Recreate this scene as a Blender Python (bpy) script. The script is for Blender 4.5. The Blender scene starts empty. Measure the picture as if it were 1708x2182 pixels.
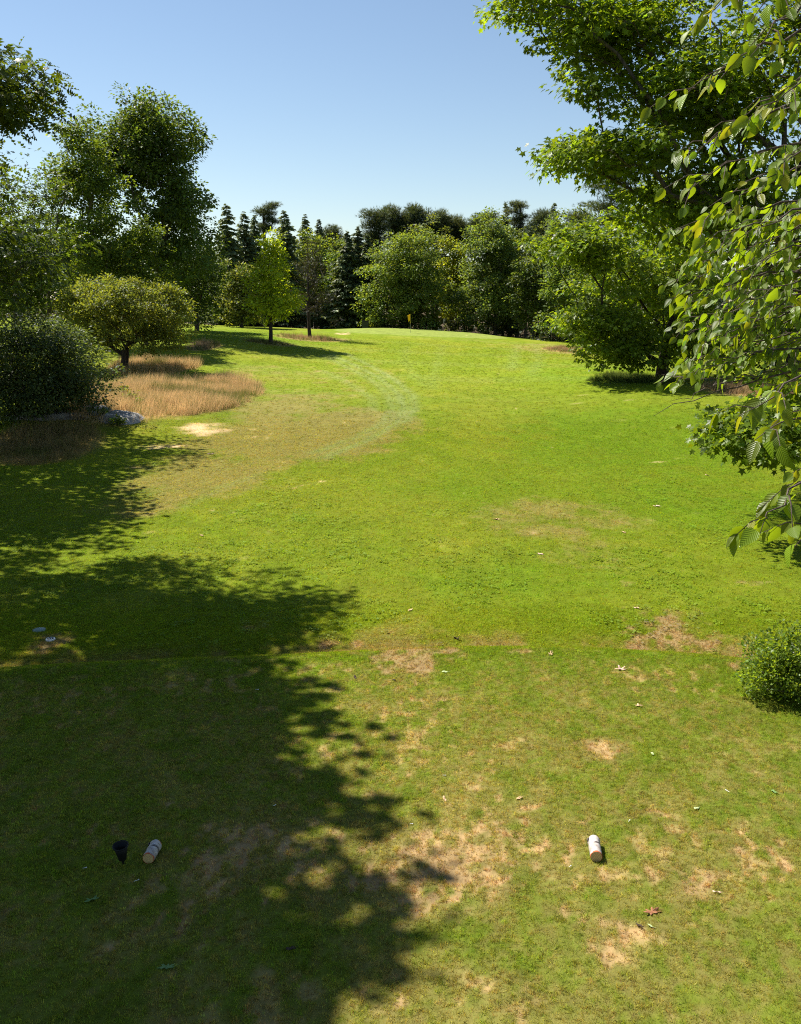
import bpy, math, random
import numpy as np
from mathutils import Vector, Matrix

# ------------------------------------------------------------------ camera, sky, sun, exposure
SC = bpy.context.scene
COL = SC.collection
CAM_Z = 5.6
PITCH = math.radians(12.7)
F, U0, V0 = 2023.0, 854.0, 1091.0            # focal length and centre in sketch units (frame 1708 x 2182)

cam_data = bpy.data.cameras.new('camera')
cam_data.sensor_fit = 'HORIZONTAL'
cam_data.sensor_width = 36.0
cam_data.lens = 36.0 * F / 1708.0
cam_data.clip_start = 0.1
cam_data.clip_end = 3000.0
cam = bpy.data.objects.new('camera', cam_data)
cam.location = (0, 0, CAM_Z)
cam.rotation_euler = (math.pi / 2 - PITCH, 0, 0)
COL.objects.link(cam)
SC.camera = cam

SUN_EL = math.radians(53.0)
SUN_AZ = math.radians(-55.0)                 # clockwise from +Y; the sun stands ahead on the left
world = bpy.data.worlds.new('World')
SC.world = world
world.use_nodes = True
wn = world.node_tree.nodes
wn.clear()
sky = wn.new('ShaderNodeTexSky')
sky.sky_type = 'NISHITA'
sky.sun_disc = False
sky.sun_elevation = SUN_EL
sky.sun_rotation = SUN_AZ
sky.air_density = 1.0
sky.dust_density = 0.15
sky.ozone_density = 1.3
bg = wn.new('ShaderNodeBackground')
bg.inputs['Strength'].default_value = 0.058
wo = wn.new('ShaderNodeOutputWorld')
world.node_tree.links.new(sky.outputs[0], bg.inputs[0])
world.node_tree.links.new(bg.outputs[0], wo.inputs[0])

sun_data = bpy.data.lights.new('sun', 'SUN')
sun_data.energy = 5.0
sun_data.angle = math.radians(0.53)
sun_data.color = (1.0, 0.95, 0.86)
sun = bpy.data.objects.new('sun', sun_data)
SUN_DIR = Vector((math.sin(SUN_AZ) * math.cos(SUN_EL), math.cos(SUN_AZ) * math.cos(SUN_EL), math.sin(SUN_EL)))
sun.rotation_euler = SUN_DIR.to_track_quat('Z', 'Y').to_euler()
sun.location = SUN_DIR * 60
COL.objects.link(sun)

SC.view_settings.view_transform = 'Standard'
SC.view_settings.look = 'None'
SC.view_settings.exposure = 1.15
SC.view_settings.gamma = 1.0
SC.view_settings.use_curve_mapping = False
SC.render.engine = 'CYCLES'
SC.cycles.max_bounces = 6
SC.cycles.transmission_bounces = 4
SC.cycles.diffuse_bounces = 3
SC.cycles.glossy_bounces = 2
SC.cycles.transparent_max_bounces = 4
SC.cycles.use_denoising = False
SC.cycles.filter_width = 1.1
SC.cycles.sample_clamp_indirect = 4.0

RNG = np.random.default_rng(7)


# ------------------------------------------------------------------ numeric helpers
def vhash(ix, iy, seed):
    h = (ix.astype(np.int64) * 374761393 + iy.astype(np.int64) * 668265263 + seed * 974711) & 0x7fffffff
    h = ((h ^ (h >> 13)) * 1274126177) & 0x7fffffff
    return ((h ^ (h >> 16)) & 0xffff) / 65535.0


def vnoise(x, y, seed=0):
    x = np.asarray(x, float); y = np.asarray(y, float)
    ix = np.floor(x); iy = np.floor(y)
    fx = x - ix; fy = y - iy
    fx = fx * fx * (3 - 2 * fx); fy = fy * fy * (3 - 2 * fy)
    a = vhash(ix, iy, seed); b = vhash(ix + 1, iy, seed)
    c = vhash(ix, iy + 1, seed); d = vhash(ix + 1, iy + 1, seed)
    return (a * (1 - fx) + b * fx) * (1 - fy) + (c * (1 - fx) + d * fx) * fy


def fbm(x, y, seed=0, octaves=4, gain=0.5):
    s = 0; a = 1; t = 0
    for o in range(octaves):
        s = s + a * vnoise(x * 2 ** o + 17.3 * o, y * 2 ** o - 9.1 * o, seed + o); t += a; a *= gain
    return s / t


def sstep(a, b, x):
    t = np.clip((x - a) / (b - a), 0, 1)
    return t * t * (3 - 2 * t)


_ky = np.array([-400, -60, 13, 18, 30, 46, 60, 75, 90, 105, 118, 130, 142, 170, 260, 700.])
_kz = np.array([-0.6, -0.6, -0.55, -0.55, -0.65, -0.50, -0.25, 0.10, 0.55, 0.95, 1.15, 1.1, 0.6, 0.0, 0, 0])
_ty = np.arange(-400, 700, 0.5)
_tz = np.interp(_ty, _ky, _kz)
_k = np.exp(-0.5 * (np.arange(-16, 17) / 6.0) ** 2); _k /= _k.sum()
_tz = np.convolve(np.pad(_tz, 16, mode='edge'), _k, 'valid')


def tee_dist(x, y):
    """signed distance to the rim of the tee platform, positive on the platform"""
    far = 14.55 + 0.25 * np.sin(x * 0.35 + 0.6) - 0.012 * x * x - y
    right = 6.0 - 0.055 * (y - 6) ** 1.0 - x + 0.3 * np.sin(y * 0.7)
    return np.minimum(far, right * 0.9)


def ground(x, y):
    x = np.asarray(x, float); y = np.asarray(y, float)
    z = np.interp(y, _ty, _tz)
    z = z - 0.042 * np.clip(x, -45, 40) * sstep(60, 108, y) * sstep(220, 150, y)
    z = z + 0.75 * sstep(-7, -17, x) * sstep(36, 48, y) * sstep(120, 85, y)
    z = z + 0.35 * sstep(7, 15, x) * sstep(36, 52, y) * sstep(100, 75, y)
    gx = (x - 2.2) / 11.0; gy = (y - 124.0) / 9.0
    z = z + (0.5 + 0.03 * (y - 124.0)) * np.exp(-(gx * gx + gy * gy) ** 2)
    d = tee_dist(x, y)
    m = sstep(-1.35, 0.25, d)
    z = z * (1 - m) + m * (0.0 + 0.02 * np.sin(x * 0.8) + 0.015 * np.sin(y * 0.9 + 1))
    z = z - 0.05 * np.exp(-((d + 1.5) / 0.5) ** 2)
    z = z + 0.10 * (fbm(x * 0.12, y * 0.12, 3, 3) - 0.5) * (1 - m)
    z = z + 0.035 * (fbm(x * 0.9, y * 0.9, 5, 3) - 0.5)
    return z


def ground1(x, y):
    return float(ground(np.array([x]), np.array([y]))[0])


_cp, _sp = math.cos(PITCH), math.sin(PITCH)


def spot(u, v):
    """the ground point seen at sketch position (u, v)"""
    a = (u - U0) / F; b = (V0 - v) / F
    d = np.array([a, _cp + b * _sp, -_sp + b * _cp])
    t = np.concatenate([np.arange(5, 60, 0.05), np.arange(60, 400, 0.25)])
    p = np.array([0, 0, CAM_Z]) + t[:, None] * d
    below = np.nonzero(p[:, 2] < ground(p[:, 0], p[:, 1]))[0]
    k = below[0] if len(below) else len(t) - 1
    return Vector((p[k, 0], p[k, 1], ground1(p[k, 0], p[k, 1])))


def at(u, Y):
    """ground point at distance Y in sketch column u"""
    x = 0
    for _ in range(4):
        z = ground1(x, Y)
        x = (u - U0) / F * (Y * _cp + (CAM_Z - z) * _sp)
    return Vector((x, Y, ground1(x, Y)))


def at3(u, v, dist):
    """a point dist metres away along the line of sight (u, v)"""
    a = (u - U0) / F; b = (V0 - v) / F
    d = Vector((a, _cp + b * _sp, -_sp + b * _cp)).normalized()
    return Vector((0, 0, CAM_Z)) + d * dist


def height_at(v, Y):
    return CAM_Z + Y * math.tan(math.atan((V0 - v) / F) - PITCH)


# ------------------------------------------------------------------ object helpers
def obj(name, mesh, mat=None, parent=None):
    o = bpy.data.objects.new(name, mesh)
    COL.objects.link(o)
    if mat is not None and mesh is not None and len(mesh.materials) == 0:
        mesh.materials.append(mat)
    if parent is not None:
        o.parent = parent
    return o


def tag(o, label=None, cat=None, group=None, kind=None):
    if label: o['label'] = label
    if cat: o['category'] = cat
    if group: o['group'] = group
    if kind: o['kind'] = kind
    return o


def empty(name, loc):
    o = bpy.data.objects.new(name, None)
    o.location = loc
    o.empty_display_size = 0.2
    COL.objects.link(o)
    return o


def copy_tree(o, parent=None):
    c = o.copy()
    COL.objects.link(c)
    c.parent = parent
    for ch in list(o.children):
        copy_tree(ch, c)
    return c


def np_mesh(name, V, faces, colors=None, smooth=False, uv=None):
    """faces: an (n,3) or (n,4) array, or a list of such arrays"""
    V = np.asarray(V, np.float32)
    if not isinstance(faces, (list, tuple)):
        faces = [faces]
    faces = [np.asarray(f, np.int32) for f in faces if len(f)]
    m = bpy.data.meshes.new(name)
    nl = sum(f.size for f in faces); npoly = sum(len(f) for f in faces)
    m.vertices.add(len(V)); m.vertices.foreach_set('co', V.ravel())
    m.loops.add(nl); m.polygons.add(npoly)
    m.loops.foreach_set('vertex_index', np.concatenate([f.ravel() for f in faces]))
    tot = np.concatenate([np.full(len(f), f.shape[1], np.int32) for f in faces])
    st = np.concatenate([[0], np.cumsum(tot)[:-1]]).astype(np.int32)
    m.polygons.foreach_set('loop_start', st)
    m.polygons.foreach_set('loop_total', tot)
    if smooth:
        m.polygons.foreach_set('use_smooth', np.ones(npoly, bool))
    if colors is not None:
        c = np.ones((len(V), 4), np.float32); c[:, :3] = colors
        at_ = m.attributes.new('tint', 'FLOAT_COLOR', 'POINT')
        at_.data.foreach_set('color', c.ravel())
    if uv is not None:
        a2 = m.attributes.new('vein', 'FLOAT_VECTOR', 'POINT')
        w = np.zeros((len(V), 3), np.float32); w[:, :2] = uv
        a2.data.foreach_set('vector', w.ravel())
    m.update(calc_edges=True)
    m.validate()
    return m


class MB:
    """collects vertices and faces of one mesh"""
    def __init__(self):
        self.v, self.f = [], []

    def add(self, V, Fs):
        n = len(self.v)
        self.v += [tuple(p) for p in V]
        self.f += [tuple(i + n for i in f) for f in Fs]

    def lathe(self, prof, n=20, M=None, cap0=False, cap1=False):
        V, Fs = [], []
        for r, z in prof:
            for k in range(n):
                a = 2 * math.pi * k / n
                V.append(Vector((r * math.cos(a), r * math.sin(a), z)))
        for i in range(len(prof) - 1):
            for k in range(n):
                Fs.append((i * n + k, i * n + (k + 1) % n, (i + 1) * n + (k + 1) % n, (i + 1) * n + k))
        if cap0: Fs.append(tuple(reversed(range(n))))
        if cap1: Fs.append(tuple((len(prof) - 1) * n + k for k in range(n)))
        if M is not None: V = [M @ p for p in V]
        self.add(V, Fs)
        return self

    def tube(self, pts, rads, n=6, cap=True):
        V, Fs = tube_geo(pts, rads, n)
        self.add(V, Fs)
        return self

    def box(self, c, s, M=None):
        V = [Vector((c[0] + sx * s[0] / 2, c[1] + sy * s[1] / 2, c[2] + sz * s[2] / 2))
             for sz in (-1, 1) for sy in (-1, 1) for sx in (-1, 1)]
        if M is not None: V = [M @ p for p in V]
        self.add(V, [(0, 2, 3, 1), (4, 5, 7, 6), (0, 1, 5, 4), (2, 6, 7, 3), (0, 4, 6, 2), (1, 3, 7, 5)])
        return self

    def build(self, name, mat, parent=None, smooth=False):
        m = bpy.data.meshes.new(name)
        m.from_pydata([tuple(p) for p in self.v], [], self.f)
        if smooth:
            for p in m.polygons: p.use_smooth = True
        m.update()
        return obj(name, m, mat, parent)


def tube_geo(pts, rads, n=6):
    pts = [Vector(p) for p in pts]
    V, Fs = [], []
    ref = Vector((0.31, 0.87, 0.38)).normalized()
    for i, p in enumerate(pts):
        d = (pts[min(i + 1, len(pts) - 1)] - pts[max(i - 1, 0)])
        d = d.normalized() if d.length > 1e-9 else Vector((0, 0, 1))
        s = d.cross(ref)
        if s.length < 1e-3: s = d.cross(Vector((1, 0, 0)))
        s.normalize(); t = d.cross(s)
        for k in range(n):
            a = 2 * math.pi * k / n
            V.append(p + rads[i] * (math.cos(a) * s + math.sin(a) * t))
    for i in range(len(pts) - 1):
        for k in range(n):
            Fs.append((i * n + k, i * n + (k + 1) % n, (i + 1) * n + (k + 1) % n, (i + 1) * n + k))
    Fs.append(tuple((len(pts) - 1) * n + k for k in range(n)))
    Fs.append(tuple(reversed(range(n))))
    return V, Fs


# ------------------------------------------------------------------ materials
def new_mat(name):
    m = bpy.data.materials.new(name)
    m.use_nodes = True
    nt = m.node_tree
    nt.nodes.clear()
    out = nt.nodes.new('ShaderNodeOutputMaterial')
    return m, nt, out


def N(nt, kind, **kw):
    n = nt.nodes.new(kind)
    for k, v in kw.items():
        if k in n.inputs.keys(): n.inputs[k].default_value = v
        else: setattr(n, k, v)
    return n


def plain(name, rgb, rough=0.6, spec=0.4, noise=0.25, scale=30.0, bump=0.0, metallic=0.0):
    m, nt, out = new_mat(name)
    b = N(nt, 'ShaderNodeBsdfPrincipled', Roughness=rough, Metallic=metallic)
    b.inputs['Specular IOR Level'].default_value = spec
    tc = N(nt, 'ShaderNodeTexCoord')
    nz = N(nt, 'ShaderNodeTexNoise', Scale=scale, Detail=5.0)
    nt.links.new(tc.outputs['Object'], nz.inputs['Vector'])
    mp = N(nt, 'ShaderNodeMapRange')
    mp.inputs['To Min'].default_value = 1 - noise; mp.inputs['To Max'].default_value = 1 + noise
    nt.links.new(nz.outputs[0], mp.inputs[0])
    mx = N(nt, 'ShaderNodeVectorMath', operation='SCALE')
    mx.inputs[0].default_value = rgb
    nt.links.new(mp.outputs[0], mx.inputs['Scale'])
    nt.links.new(mx.outputs[0], b.inputs['Base Color'])
    if bump:
        bp = N(nt, 'ShaderNodeBump', Strength=bump, Distance=0.02)
        nt.links.new(nz.outputs[0], bp.inputs['Height'])
        nt.links.new(bp.outputs[0], b.inputs['Normal'])
    nt.links.new(b.outputs[0], out.inputs[0])
    return m


def leaf_mat(name, trans=0.5, rough=0.5, spec=0.22, warm=(1.7, 1.5, 0.45), veins=False, attr_type='GEOMETRY', normal_mix=0.0):
    """leaf: reflecting front, light passing through, tint stored on the leaves"""
    m, nt, out = new_mat(name)
    at_ = N(nt, 'ShaderNodeAttribute', attribute_name='tint')
    at_.attribute_type = attr_type
    b = N(nt, 'ShaderNodeBsdfPrincipled', Roughness=rough)
    b.inputs['Specular IOR Level'].default_value = spec
    tr = N(nt, 'ShaderNodeBsdfTranslucent')
    mul = N(nt, 'ShaderNodeVectorMath', operation='MULTIPLY')
    mul.inputs[1].default_value = warm
    nt.links.new(at_.outputs['Color'], mul.inputs[0])
    mix = N(nt, 'ShaderNodeMixShader')
    mix.inputs[0].default_value = trans
    nt.links.new(at_.outputs['Color'], b.inputs['Base Color'])
    nt.links.new(mul.outputs[0], tr.inputs['Color'])
    nt.links.new(b.outputs[0], mix.inputs[1]); nt.links.new(tr.outputs[0], mix.inputs[2])
    if veins:
        va = N(nt, 'ShaderNodeAttribute', attribute_name='vein')
        sx = N(nt, 'ShaderNodeSeparateXYZ')
        nt.links.new(va.outputs['Vector'], sx.inputs[0])
        ab = N(nt, 'ShaderNodeMath', operation='ABSOLUTE'); nt.links.new(sx.outputs[0], ab.inputs[0])
        ma = N(nt, 'ShaderNodeMath', operation='MULTIPLY_ADD')
        nt.links.new(ab.outputs[0], ma.inputs[0]); ma.inputs[1].default_value = -0.9; nt.links.new(sx.outputs[1], ma.inputs[2])
        sc = N(nt, 'ShaderNodeMath', operation='MULTIPLY'); sc.inputs[1].default_value = 62.0
        nt.links.new(ma.outputs[0], sc.inputs[0])
        sn = N(nt, 'ShaderNodeMath', operation='SINE'); nt.links.new(sc.outputs[0], sn.inputs[0])
        bp = N(nt, 'ShaderNodeBump', Strength=0.3, Distance=0.003)
        nt.links.new(sn.outputs[0], bp.inputs['Height'])
        nt.links.new(bp.outputs[0], b.inputs['Normal'])
    nt.links.new(mix.outputs[0], out.inputs[0])
    return m


def bark_mat(name, c1, c2, scale=9.0, stretch=0.25, bump=0.6):
    m, nt, out = new_mat(name)
    b = N(nt, 'ShaderNodeBsdfPrincipled', Roughness=0.9)
    b.inputs['Specular IOR Level'].default_value = 0.2
    tc = N(nt, 'ShaderNodeTexCoord')
    mp = N(nt, 'ShaderNodeMapping'); mp.inputs['Scale'].default_value = (1, 1, stretch)
    nt.links.new(tc.outputs['Object'], mp.inputs[0])
    nz = N(nt, 'ShaderNodeTexNoise', Scale=scale, Detail=6.0, Roughness=0.65)
    nt.links.new(mp.outputs[0], nz.inputs['Vector'])
    cr = N(nt, 'ShaderNodeValToRGB')
    cr.color_ramp.elements[0].position = 0.35; cr.color_ramp.elements[0].color = (*c1, 1)
    cr.color_ramp.elements[1].position = 0.65; cr.color_ramp.elements[1].color = (*c2, 1)
    nt.links.new(nz.outputs[0], cr.inputs[0]); nt.links.new(cr.outputs[0], b.inputs['Base Color'])
    bp = N(nt, 'ShaderNodeBump', Strength=bump, Distance=0.03)
    nt.links.new(nz.outputs[0], bp.inputs['Height']); nt.links.new(bp.outputs[0], b.inputs['Normal'])
    nt.links.new(b.outputs[0], out.inputs[0])
    return m


M_LEAF = leaf_mat('leaf')
M_GLOSSY_LEAF = leaf_mat('glossy_leaf', trans=0.58, rough=0.42, spec=0.32)
M_BIRCH_LEAF = leaf_mat('birch_leaf', trans=0.55, rough=0.4, spec=0.42, veins=True)
M_NEEDLE = leaf_mat('needle', trans=0.35, rough=0.5, spec=0.25, warm=(1.4, 1.2, 0.6))
M_BLADE = leaf_mat('grass_blade', trans=0.5, rough=0.6, spec=0.12, warm=(1.4, 1.3, 0.6), attr_type='INSTANCER')
M_STRAW = leaf_mat('dry_grass_blade', trans=0.5, rough=0.6, spec=0.2, warm=(1.1, 1.0, 0.9), attr_type='INSTANCER')
M_BARK = bark_mat('bark', (0.035, 0.028, 0.022), (0.12, 0.10, 0.08))
M_BARK_DARK = bark_mat('dark_bark', (0.02, 0.016, 0.013), (0.07, 0.055, 0.045))
M_TWIG = bark_mat('birch_twig', (0.035, 0.022, 0.018), (0.13, 0.10, 0.085), scale=40, bump=0.3)

# ------------------------------------------------------------------ turf: colour and cover of the ground
GREEN = np.array([0.138, 0.182, 0.009])
LUSH = np.array([0.105, 0.176, 0.006])
YELLOW = np.array([0.195, 0.205, 0.018])
DRY = np.array([0.225, 0.170, 0.062])
PALE = np.array([0.170, 0.205, 0.060])
THATCH = np.array([0.30, 0.200, 0.094])
SOIL = np.array([0.17, 0.108, 0.055])
SAND = np.array([0.47, 0.33, 0.19])
TEEGREEN = np.array([0.142, 0.172, 0.024])
FESCUE = np.array([0.36, 0.25, 0.10])
PUTT = np.array([0.185, 0.225, 0.045])


def ellipse(u, v, ru, rv):
    c = spot(u, v)
    a = (spot(u + ru, v) - spot(u - ru, v)).length / 2
    b = (spot(u, v - rv) - spot(u, v + rv)).length / 2
    yaw = math.atan2(c.x, c.y) * 0.0
    return (c.x, c.y, a, b)


BARE = [(*ellipse(u, v, ru, rv), s) for u, v, ru, rv, s in [
    (930, 1850, 180, 90, 0.85), (1080, 1790, 190, 140, 0.46), (870, 1500, 150, 38, 0.42), (1010, 1500, 60, 25, 0.35),
    (1290, 1600, 52, 24, 0.95), (1450, 1880, 85, 48, 0.62), (1300, 2005, 95, 52, 0.52), (1180, 1850, 70, 60, 0.45),
    (620, 1840, 260, 130, 0.42), (1610, 1800, 70, 60, 0.32), (900, 2120, 220, 60, 0.34), (330, 1990, 200, 90, 0.36),
    (560, 1545, 200, 40, 0.28), (840, 1660, 70, 50, 0.32), (1000, 1640, 90, 60, 0.28), (1420, 1730, 40, 25, 0.35),
    (1180, 1960, 80, 60, 0.36), (520, 1990, 80, 50, 0.4), (100, 1700, 160, 80, 0.22), (1520, 2060, 120, 60, 0.2)]]
EDGE = [(*ellipse(u, v, ru, rv), s) for u, v, ru, rv, s in [
    (1430, 1368, 110, 34, 0.75), (1500, 1340, 60, 24, 0.5), (860, 1388, 120, 11, 0.72), (1140, 1392, 120, 10, 0.5),
    (720, 1376, 60, 9, 0.6), (1560, 1420, 60, 16, 0.55), (960, 1345, 50, 9, 0.4), (1340, 1245, 26, 8, 0.5),
    (100, 1365, 60, 18, 0.7), (130, 1390, 120, 8, 0.4), (1600, 1240, 40, 8, 0.4)]]
FAIRBARE = [(*ellipse(u, v, ru, rv), s) for u, v, ru, rv, s in [
    (432, 918, 62, 13, 1.05), (350, 955, 40, 9, 0.6), (520, 925, 70, 12, 0.35), (730, 711, 15, 2.5, 0.9),
    (1200, 748, 60, 6, 0.3), (240, 890, 60, 20, 0.7), (470, 840, 40, 12, 0.2)]]
DRYS = [(*ellipse(u, v, ru, rv), s) for u, v, ru, rv, s in [
    (620, 935, 210, 45, 1.1), (760, 900, 130, 36, 0.9), (430, 1010, 160, 50, 0.9), (600, 870, 130, 45, 0.75), (330, 1060, 120, 40, 0.7),
    (1180, 1105, 190, 48, 0.62), (1240, 1180, 120, 40, 0.45), (560, 800, 130, 40, 0.42), (740, 800, 130, 45, 0.42),
    (1000, 1360, 520, 38, 0.42), (1050, 1800, 420, 320, 0.42), (950, 2110, 420, 110, 0.5), (1500, 1900, 260, 200, 0.25),
    (300, 1080, 140, 30, 0.4), (1210, 745, 110, 12, 0.65), (1100, 732, 120, 8, 0.3), (1560, 1370, 130, 60, 0.5),
    (1620, 1560, 120, 50, 0.3), (550, 760, 90, 12, 0.3), (1000, 830, 260, 30, 0.2)]]
LUSHS = [(*ellipse(u, v, ru, rv), s) for u, v, ru, rv, s in [
    (1380, 930, 330, 80, 0.8), (1480, 1060, 260, 60, 0.7), (980, 1040, 260, 60, 0.5), (1050, 1230, 330, 45, 0.55),
    (650, 1085, 190, 40, 0.4), (520, 712, 160, 12, 0.7), (1250, 790, 170, 30, 0.6), (1180, 1420, 380, 26, 0.6),
    (1450, 1520, 220, 60, 0.55), (1600, 1700, 150, 120, 0.6), (1380, 1830, 80, 60, 0.6), (700, 1180, 160, 30, 0.4),
    (1600, 2080, 160, 100, 0.4)]]


def polyline(pts):
    return np.array([tuple(spot(u, v))[:2] for u, v in pts])


TRACKS = [(polyline(p), w, s) for p, w, s in [
    ([(706, 755), (760, 780), (810, 805), (850, 840), (862, 870), (840, 905), (780, 940), (690, 975)], 0.32, 1.0),
    ([(690, 757), (742, 783), (790, 808), (828, 842), (838, 870), (816, 902), (756, 934), (670, 965)], 0.32, 0.8),
    ([(735, 752), (790, 780), (840, 808), (880, 842), (884, 872), (862, 900)], 0.32, 0.9),
    ([(868, 738), (862, 770), (885, 800), (905, 820)], 0.45, 0.25),
    ([(945, 735), (935, 765), (925, 800), (920, 830)], 0.45, 0.25),
    ([(690, 790), (740, 815), (790, 845), (800, 875)], 0.4, 0.5),
    ([(1105, 735), (1095, 765), (1090, 790)], 0.45, 0.45),
    ([(1140, 735), (1150, 765), (1135, 800)], 0.45, 0.4),
    ([(560, 1010), (470, 1040), (400, 1080)], 0.25, 0.5)]]


def seg_dist(x, y, P):
    d = np.full(x.shape, 1e9)
    for a, b in zip(P[:-1], P[1:]):
        ab = b - a
        t = np.clip(((x - a[0]) * ab[0] + (y - a[1]) * ab[1]) / max(ab @ ab, 1e-9), 0, 1)
        d = np.minimum(d, np.hypot(x - a[0] - t * ab[0], y - a[1] - t * ab[1]))
    return d


def blobs(x, y, L):
    r = np.zeros(x.shape)
    for cx, cy, a, b, s in L:
        q = ((x - cx) / (a * 1.15)) ** 2 + ((y - cy) / (b * 1.15)) ** 2
        r = np.maximum(r, s * np.exp(-q * q * 0.7 - q * 0.25))
    return r


FESCUE_ZONES = [ellipse(*e) for e in [(340, 838, 150, 50), (455, 835, 78, 46), (325, 782, 90, 18), (250, 850, 60, 34),
                                      (440, 738, 36, 9), (80, 950, 150, 40), (1590, 832, 110, 15), (1220, 746, 45, 7)]]
SAPLING_RINGS = [ellipse(*e) for e in [(578, 731, 34, 5), (662, 721, 60, 6)]]
GREEN_C = (2.6, 123.5, 10.6, 8.0)


def zone(x, y, Z, wob=0.5, seed=31, edge=0.82):
    r = np.zeros(x.shape)
    n = (fbm(x * 0.45, y * 0.3, seed, 3) - 0.5) * wob
    for cx, cy, a, b in Z:
        q = np.sqrt(((x - cx) / a) ** 2 + ((y - cy) / b) ** 2) + n
        r = np.maximum(r, sstep(1.12, edge, q))
    return r


def turf(x, y):
    """colour, bare share and sink of the turf at (x, y)"""
    x = np.asarray(x, float); y = np.asarray(y, float)
    n1 = fbm(x * 0.22, y * 0.16, 11, 4)
    n2 = fbm(x * 1.1, y * 0.8, 12, 4)
    n3 = fbm(x * 5.0, y * 4.0, 13, 3)
    n4 = fbm(x * 13.0, y * 6.0, 14, 3)
    tee = sstep(-0.3, 0.2, tee_dist(x, y))
    col = np.repeat(GREEN[None], x.size, 0).reshape(*x.shape, 3).copy()

    def mix(c, k):
        nonlocal col
        k = np.clip(k, 0, 1)[..., None]
        col = col * (1 - k) + np.asarray(c) * k

    mix(YELLOW, 1.1 * sstep(0.42, 0.70, n1) * 0.42 + 0.35 * sstep(0.5, 0.75, n2))
    mix(LUSH, sstep(0.3, 0.8, blobs(x, y, LUSHS) + (n2 - 0.5) * 0.9) * 0.75)
    mix(LUSH, 0.25 * sstep(0.52, 0.72, n3) * sstep(60, 25, y))
    dry = blobs(x, y, DRYS)
    k = sstep(0.30, 0.78, dry + (n2 - 0.5) * 0.75 + (n3 - 0.5) * 0.45)
    mix(DRY * 0.8 + GREEN * 0.2, k * 0.82)
    # faint mowing passes across the middle fairway
    mow = np.sin((x * 0.25 + y) * 0.55 + 2.0 * n1) * sstep(45, 70, y)
    mix(PALE, 0.14 * sstep(0.1, 0.9, mow))
    for P, w, s in TRACKS:
        d = seg_dist(x, y, P)
        mix(PALE * 1.05, 0.8 * s * np.exp(-(d / w) ** 2) * (0.45 + 0.9 * n2))
    # woodland floor behind the crest
    mix(np.array([0.075, 0.055, 0.030]), sstep(136, 142, y + 6 * (n1 - 0.5) - 0.25 * np.clip(x, -60, 0)))
    gx = (x - GREEN_C[0]) / GREEN_C[2]; gy = (y - GREEN_C[1]) / GREEN_C[3]
    gq = np.sqrt(gx * gx + gy * gy) + 0.05 * np.sin(3 * np.arctan2(gy, gx))
    mix(LUSH * 0.8 + YELLOW * 0.2, 0.6 * sstep(1.28, 1.1, gq))
    mix(PUTT, sstep(1.04, 0.99, gq))
    # tall dry grass
    f = zone(x, y, FESCUE_ZONES)
    mix(FESCUE * 0.85, f * 0.85)
    mix(FESCUE * 0.7, 0.7 * zone(x, y, SAPLING_RINGS, 0.3, 44))
    mix(TEEGREEN, 0.7 * sstep(-1.6, 1.8, tee_dist(x, y) + 2.2 * (n2 - 0.5) + 1.2 * (n3 - 0.5)))
    # bare patches and scuffed divots on the tee
    b = blobs(x, y, BARE)
    n5 = fbm(x * 17.0, y * 9.0, 15, 3)
    bare = sstep(0.42, 0.74, b * 0.84 + (n2 - 0.5) * 0.75 + (n4 - 0.5) * 1.15 + (n5 - 0.5) * 0.5) * tee
    thin = sstep(0.20, 0.60, b + (n3 - 0.5) * 0.6) * tee
    mix(DRY * 0.8 + THATCH * 0.25, 0.62 * thin)
    mix(DRY * 0.7 + GREEN * 0.3, 0.85 * sstep(0.42, 0.62, n5 * 0.6 + n2 * 0.4 + 0.12 * blobs(x, y, DRYS)) * tee)
    mix(LUSH * 0.85, 0.4 * sstep(0.54, 0.70, fbm(x * 3.2, y * 2.4, 16, 3)) * tee)
    mix(THATCH * (0.75 + 0.5 * n3[..., None]), 0.92 * bare)
    div = sstep(0.70, 0.76, vnoise(x * 9, y * 5, 71)) * sstep(0.52, 0.62, fbm(x * 0.9, y * 0.9, 73, 2)) * tee * sstep(16, 14, y)
    mix(THATCH, 0.55 * div)
    d = tee_dist(x, y)
    mix(LUSH * 0.85, 0.55 * np.exp(-((d - 0.35) / 0.4) ** 2) * (0.5 + n2))
    mix(DRY * 0.75 + SOIL * 0.25, 0.75 * np.exp(-((d + 1.5) / 0.55) ** 2) * sstep(0.35, 0.6, n2 * 0.6 + n3 * 0.4))
    e = blobs(x, y, EDGE)
    eb = sstep(0.40, 0.85, e * 1.0 + (n2 - 0.5) * 0.8 + (n3 - 0.5) * 1.1)
    mix(SOIL * 0.7 + THATCH * 0.3, 0.85 * eb)
    fb = sstep(0.40, 0.80, blobs(x, y, FAIRBARE) * 0.85 + (n2 - 0.5) * 0.9 + (n3 - 0.5) * 0.8)
    mix(SAND, 0.9 * fb)
    bare = np.clip(bare + eb + fb + 0.7 * div, 0, 1)
    col *= 1.10
    col *= (0.90 + 0.20 * n3 + 0.14 * (n2 - 0.5))[..., None]
    return col, bare


def lines(*parts):
    L = [np.arange(a, b, s) for a, b, s in parts]
    return np.unique(np.round(np.concatenate(L), 4))


def mirror(L):
    return np.unique(np.round(np.concatenate([-L, L]), 4))


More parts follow.
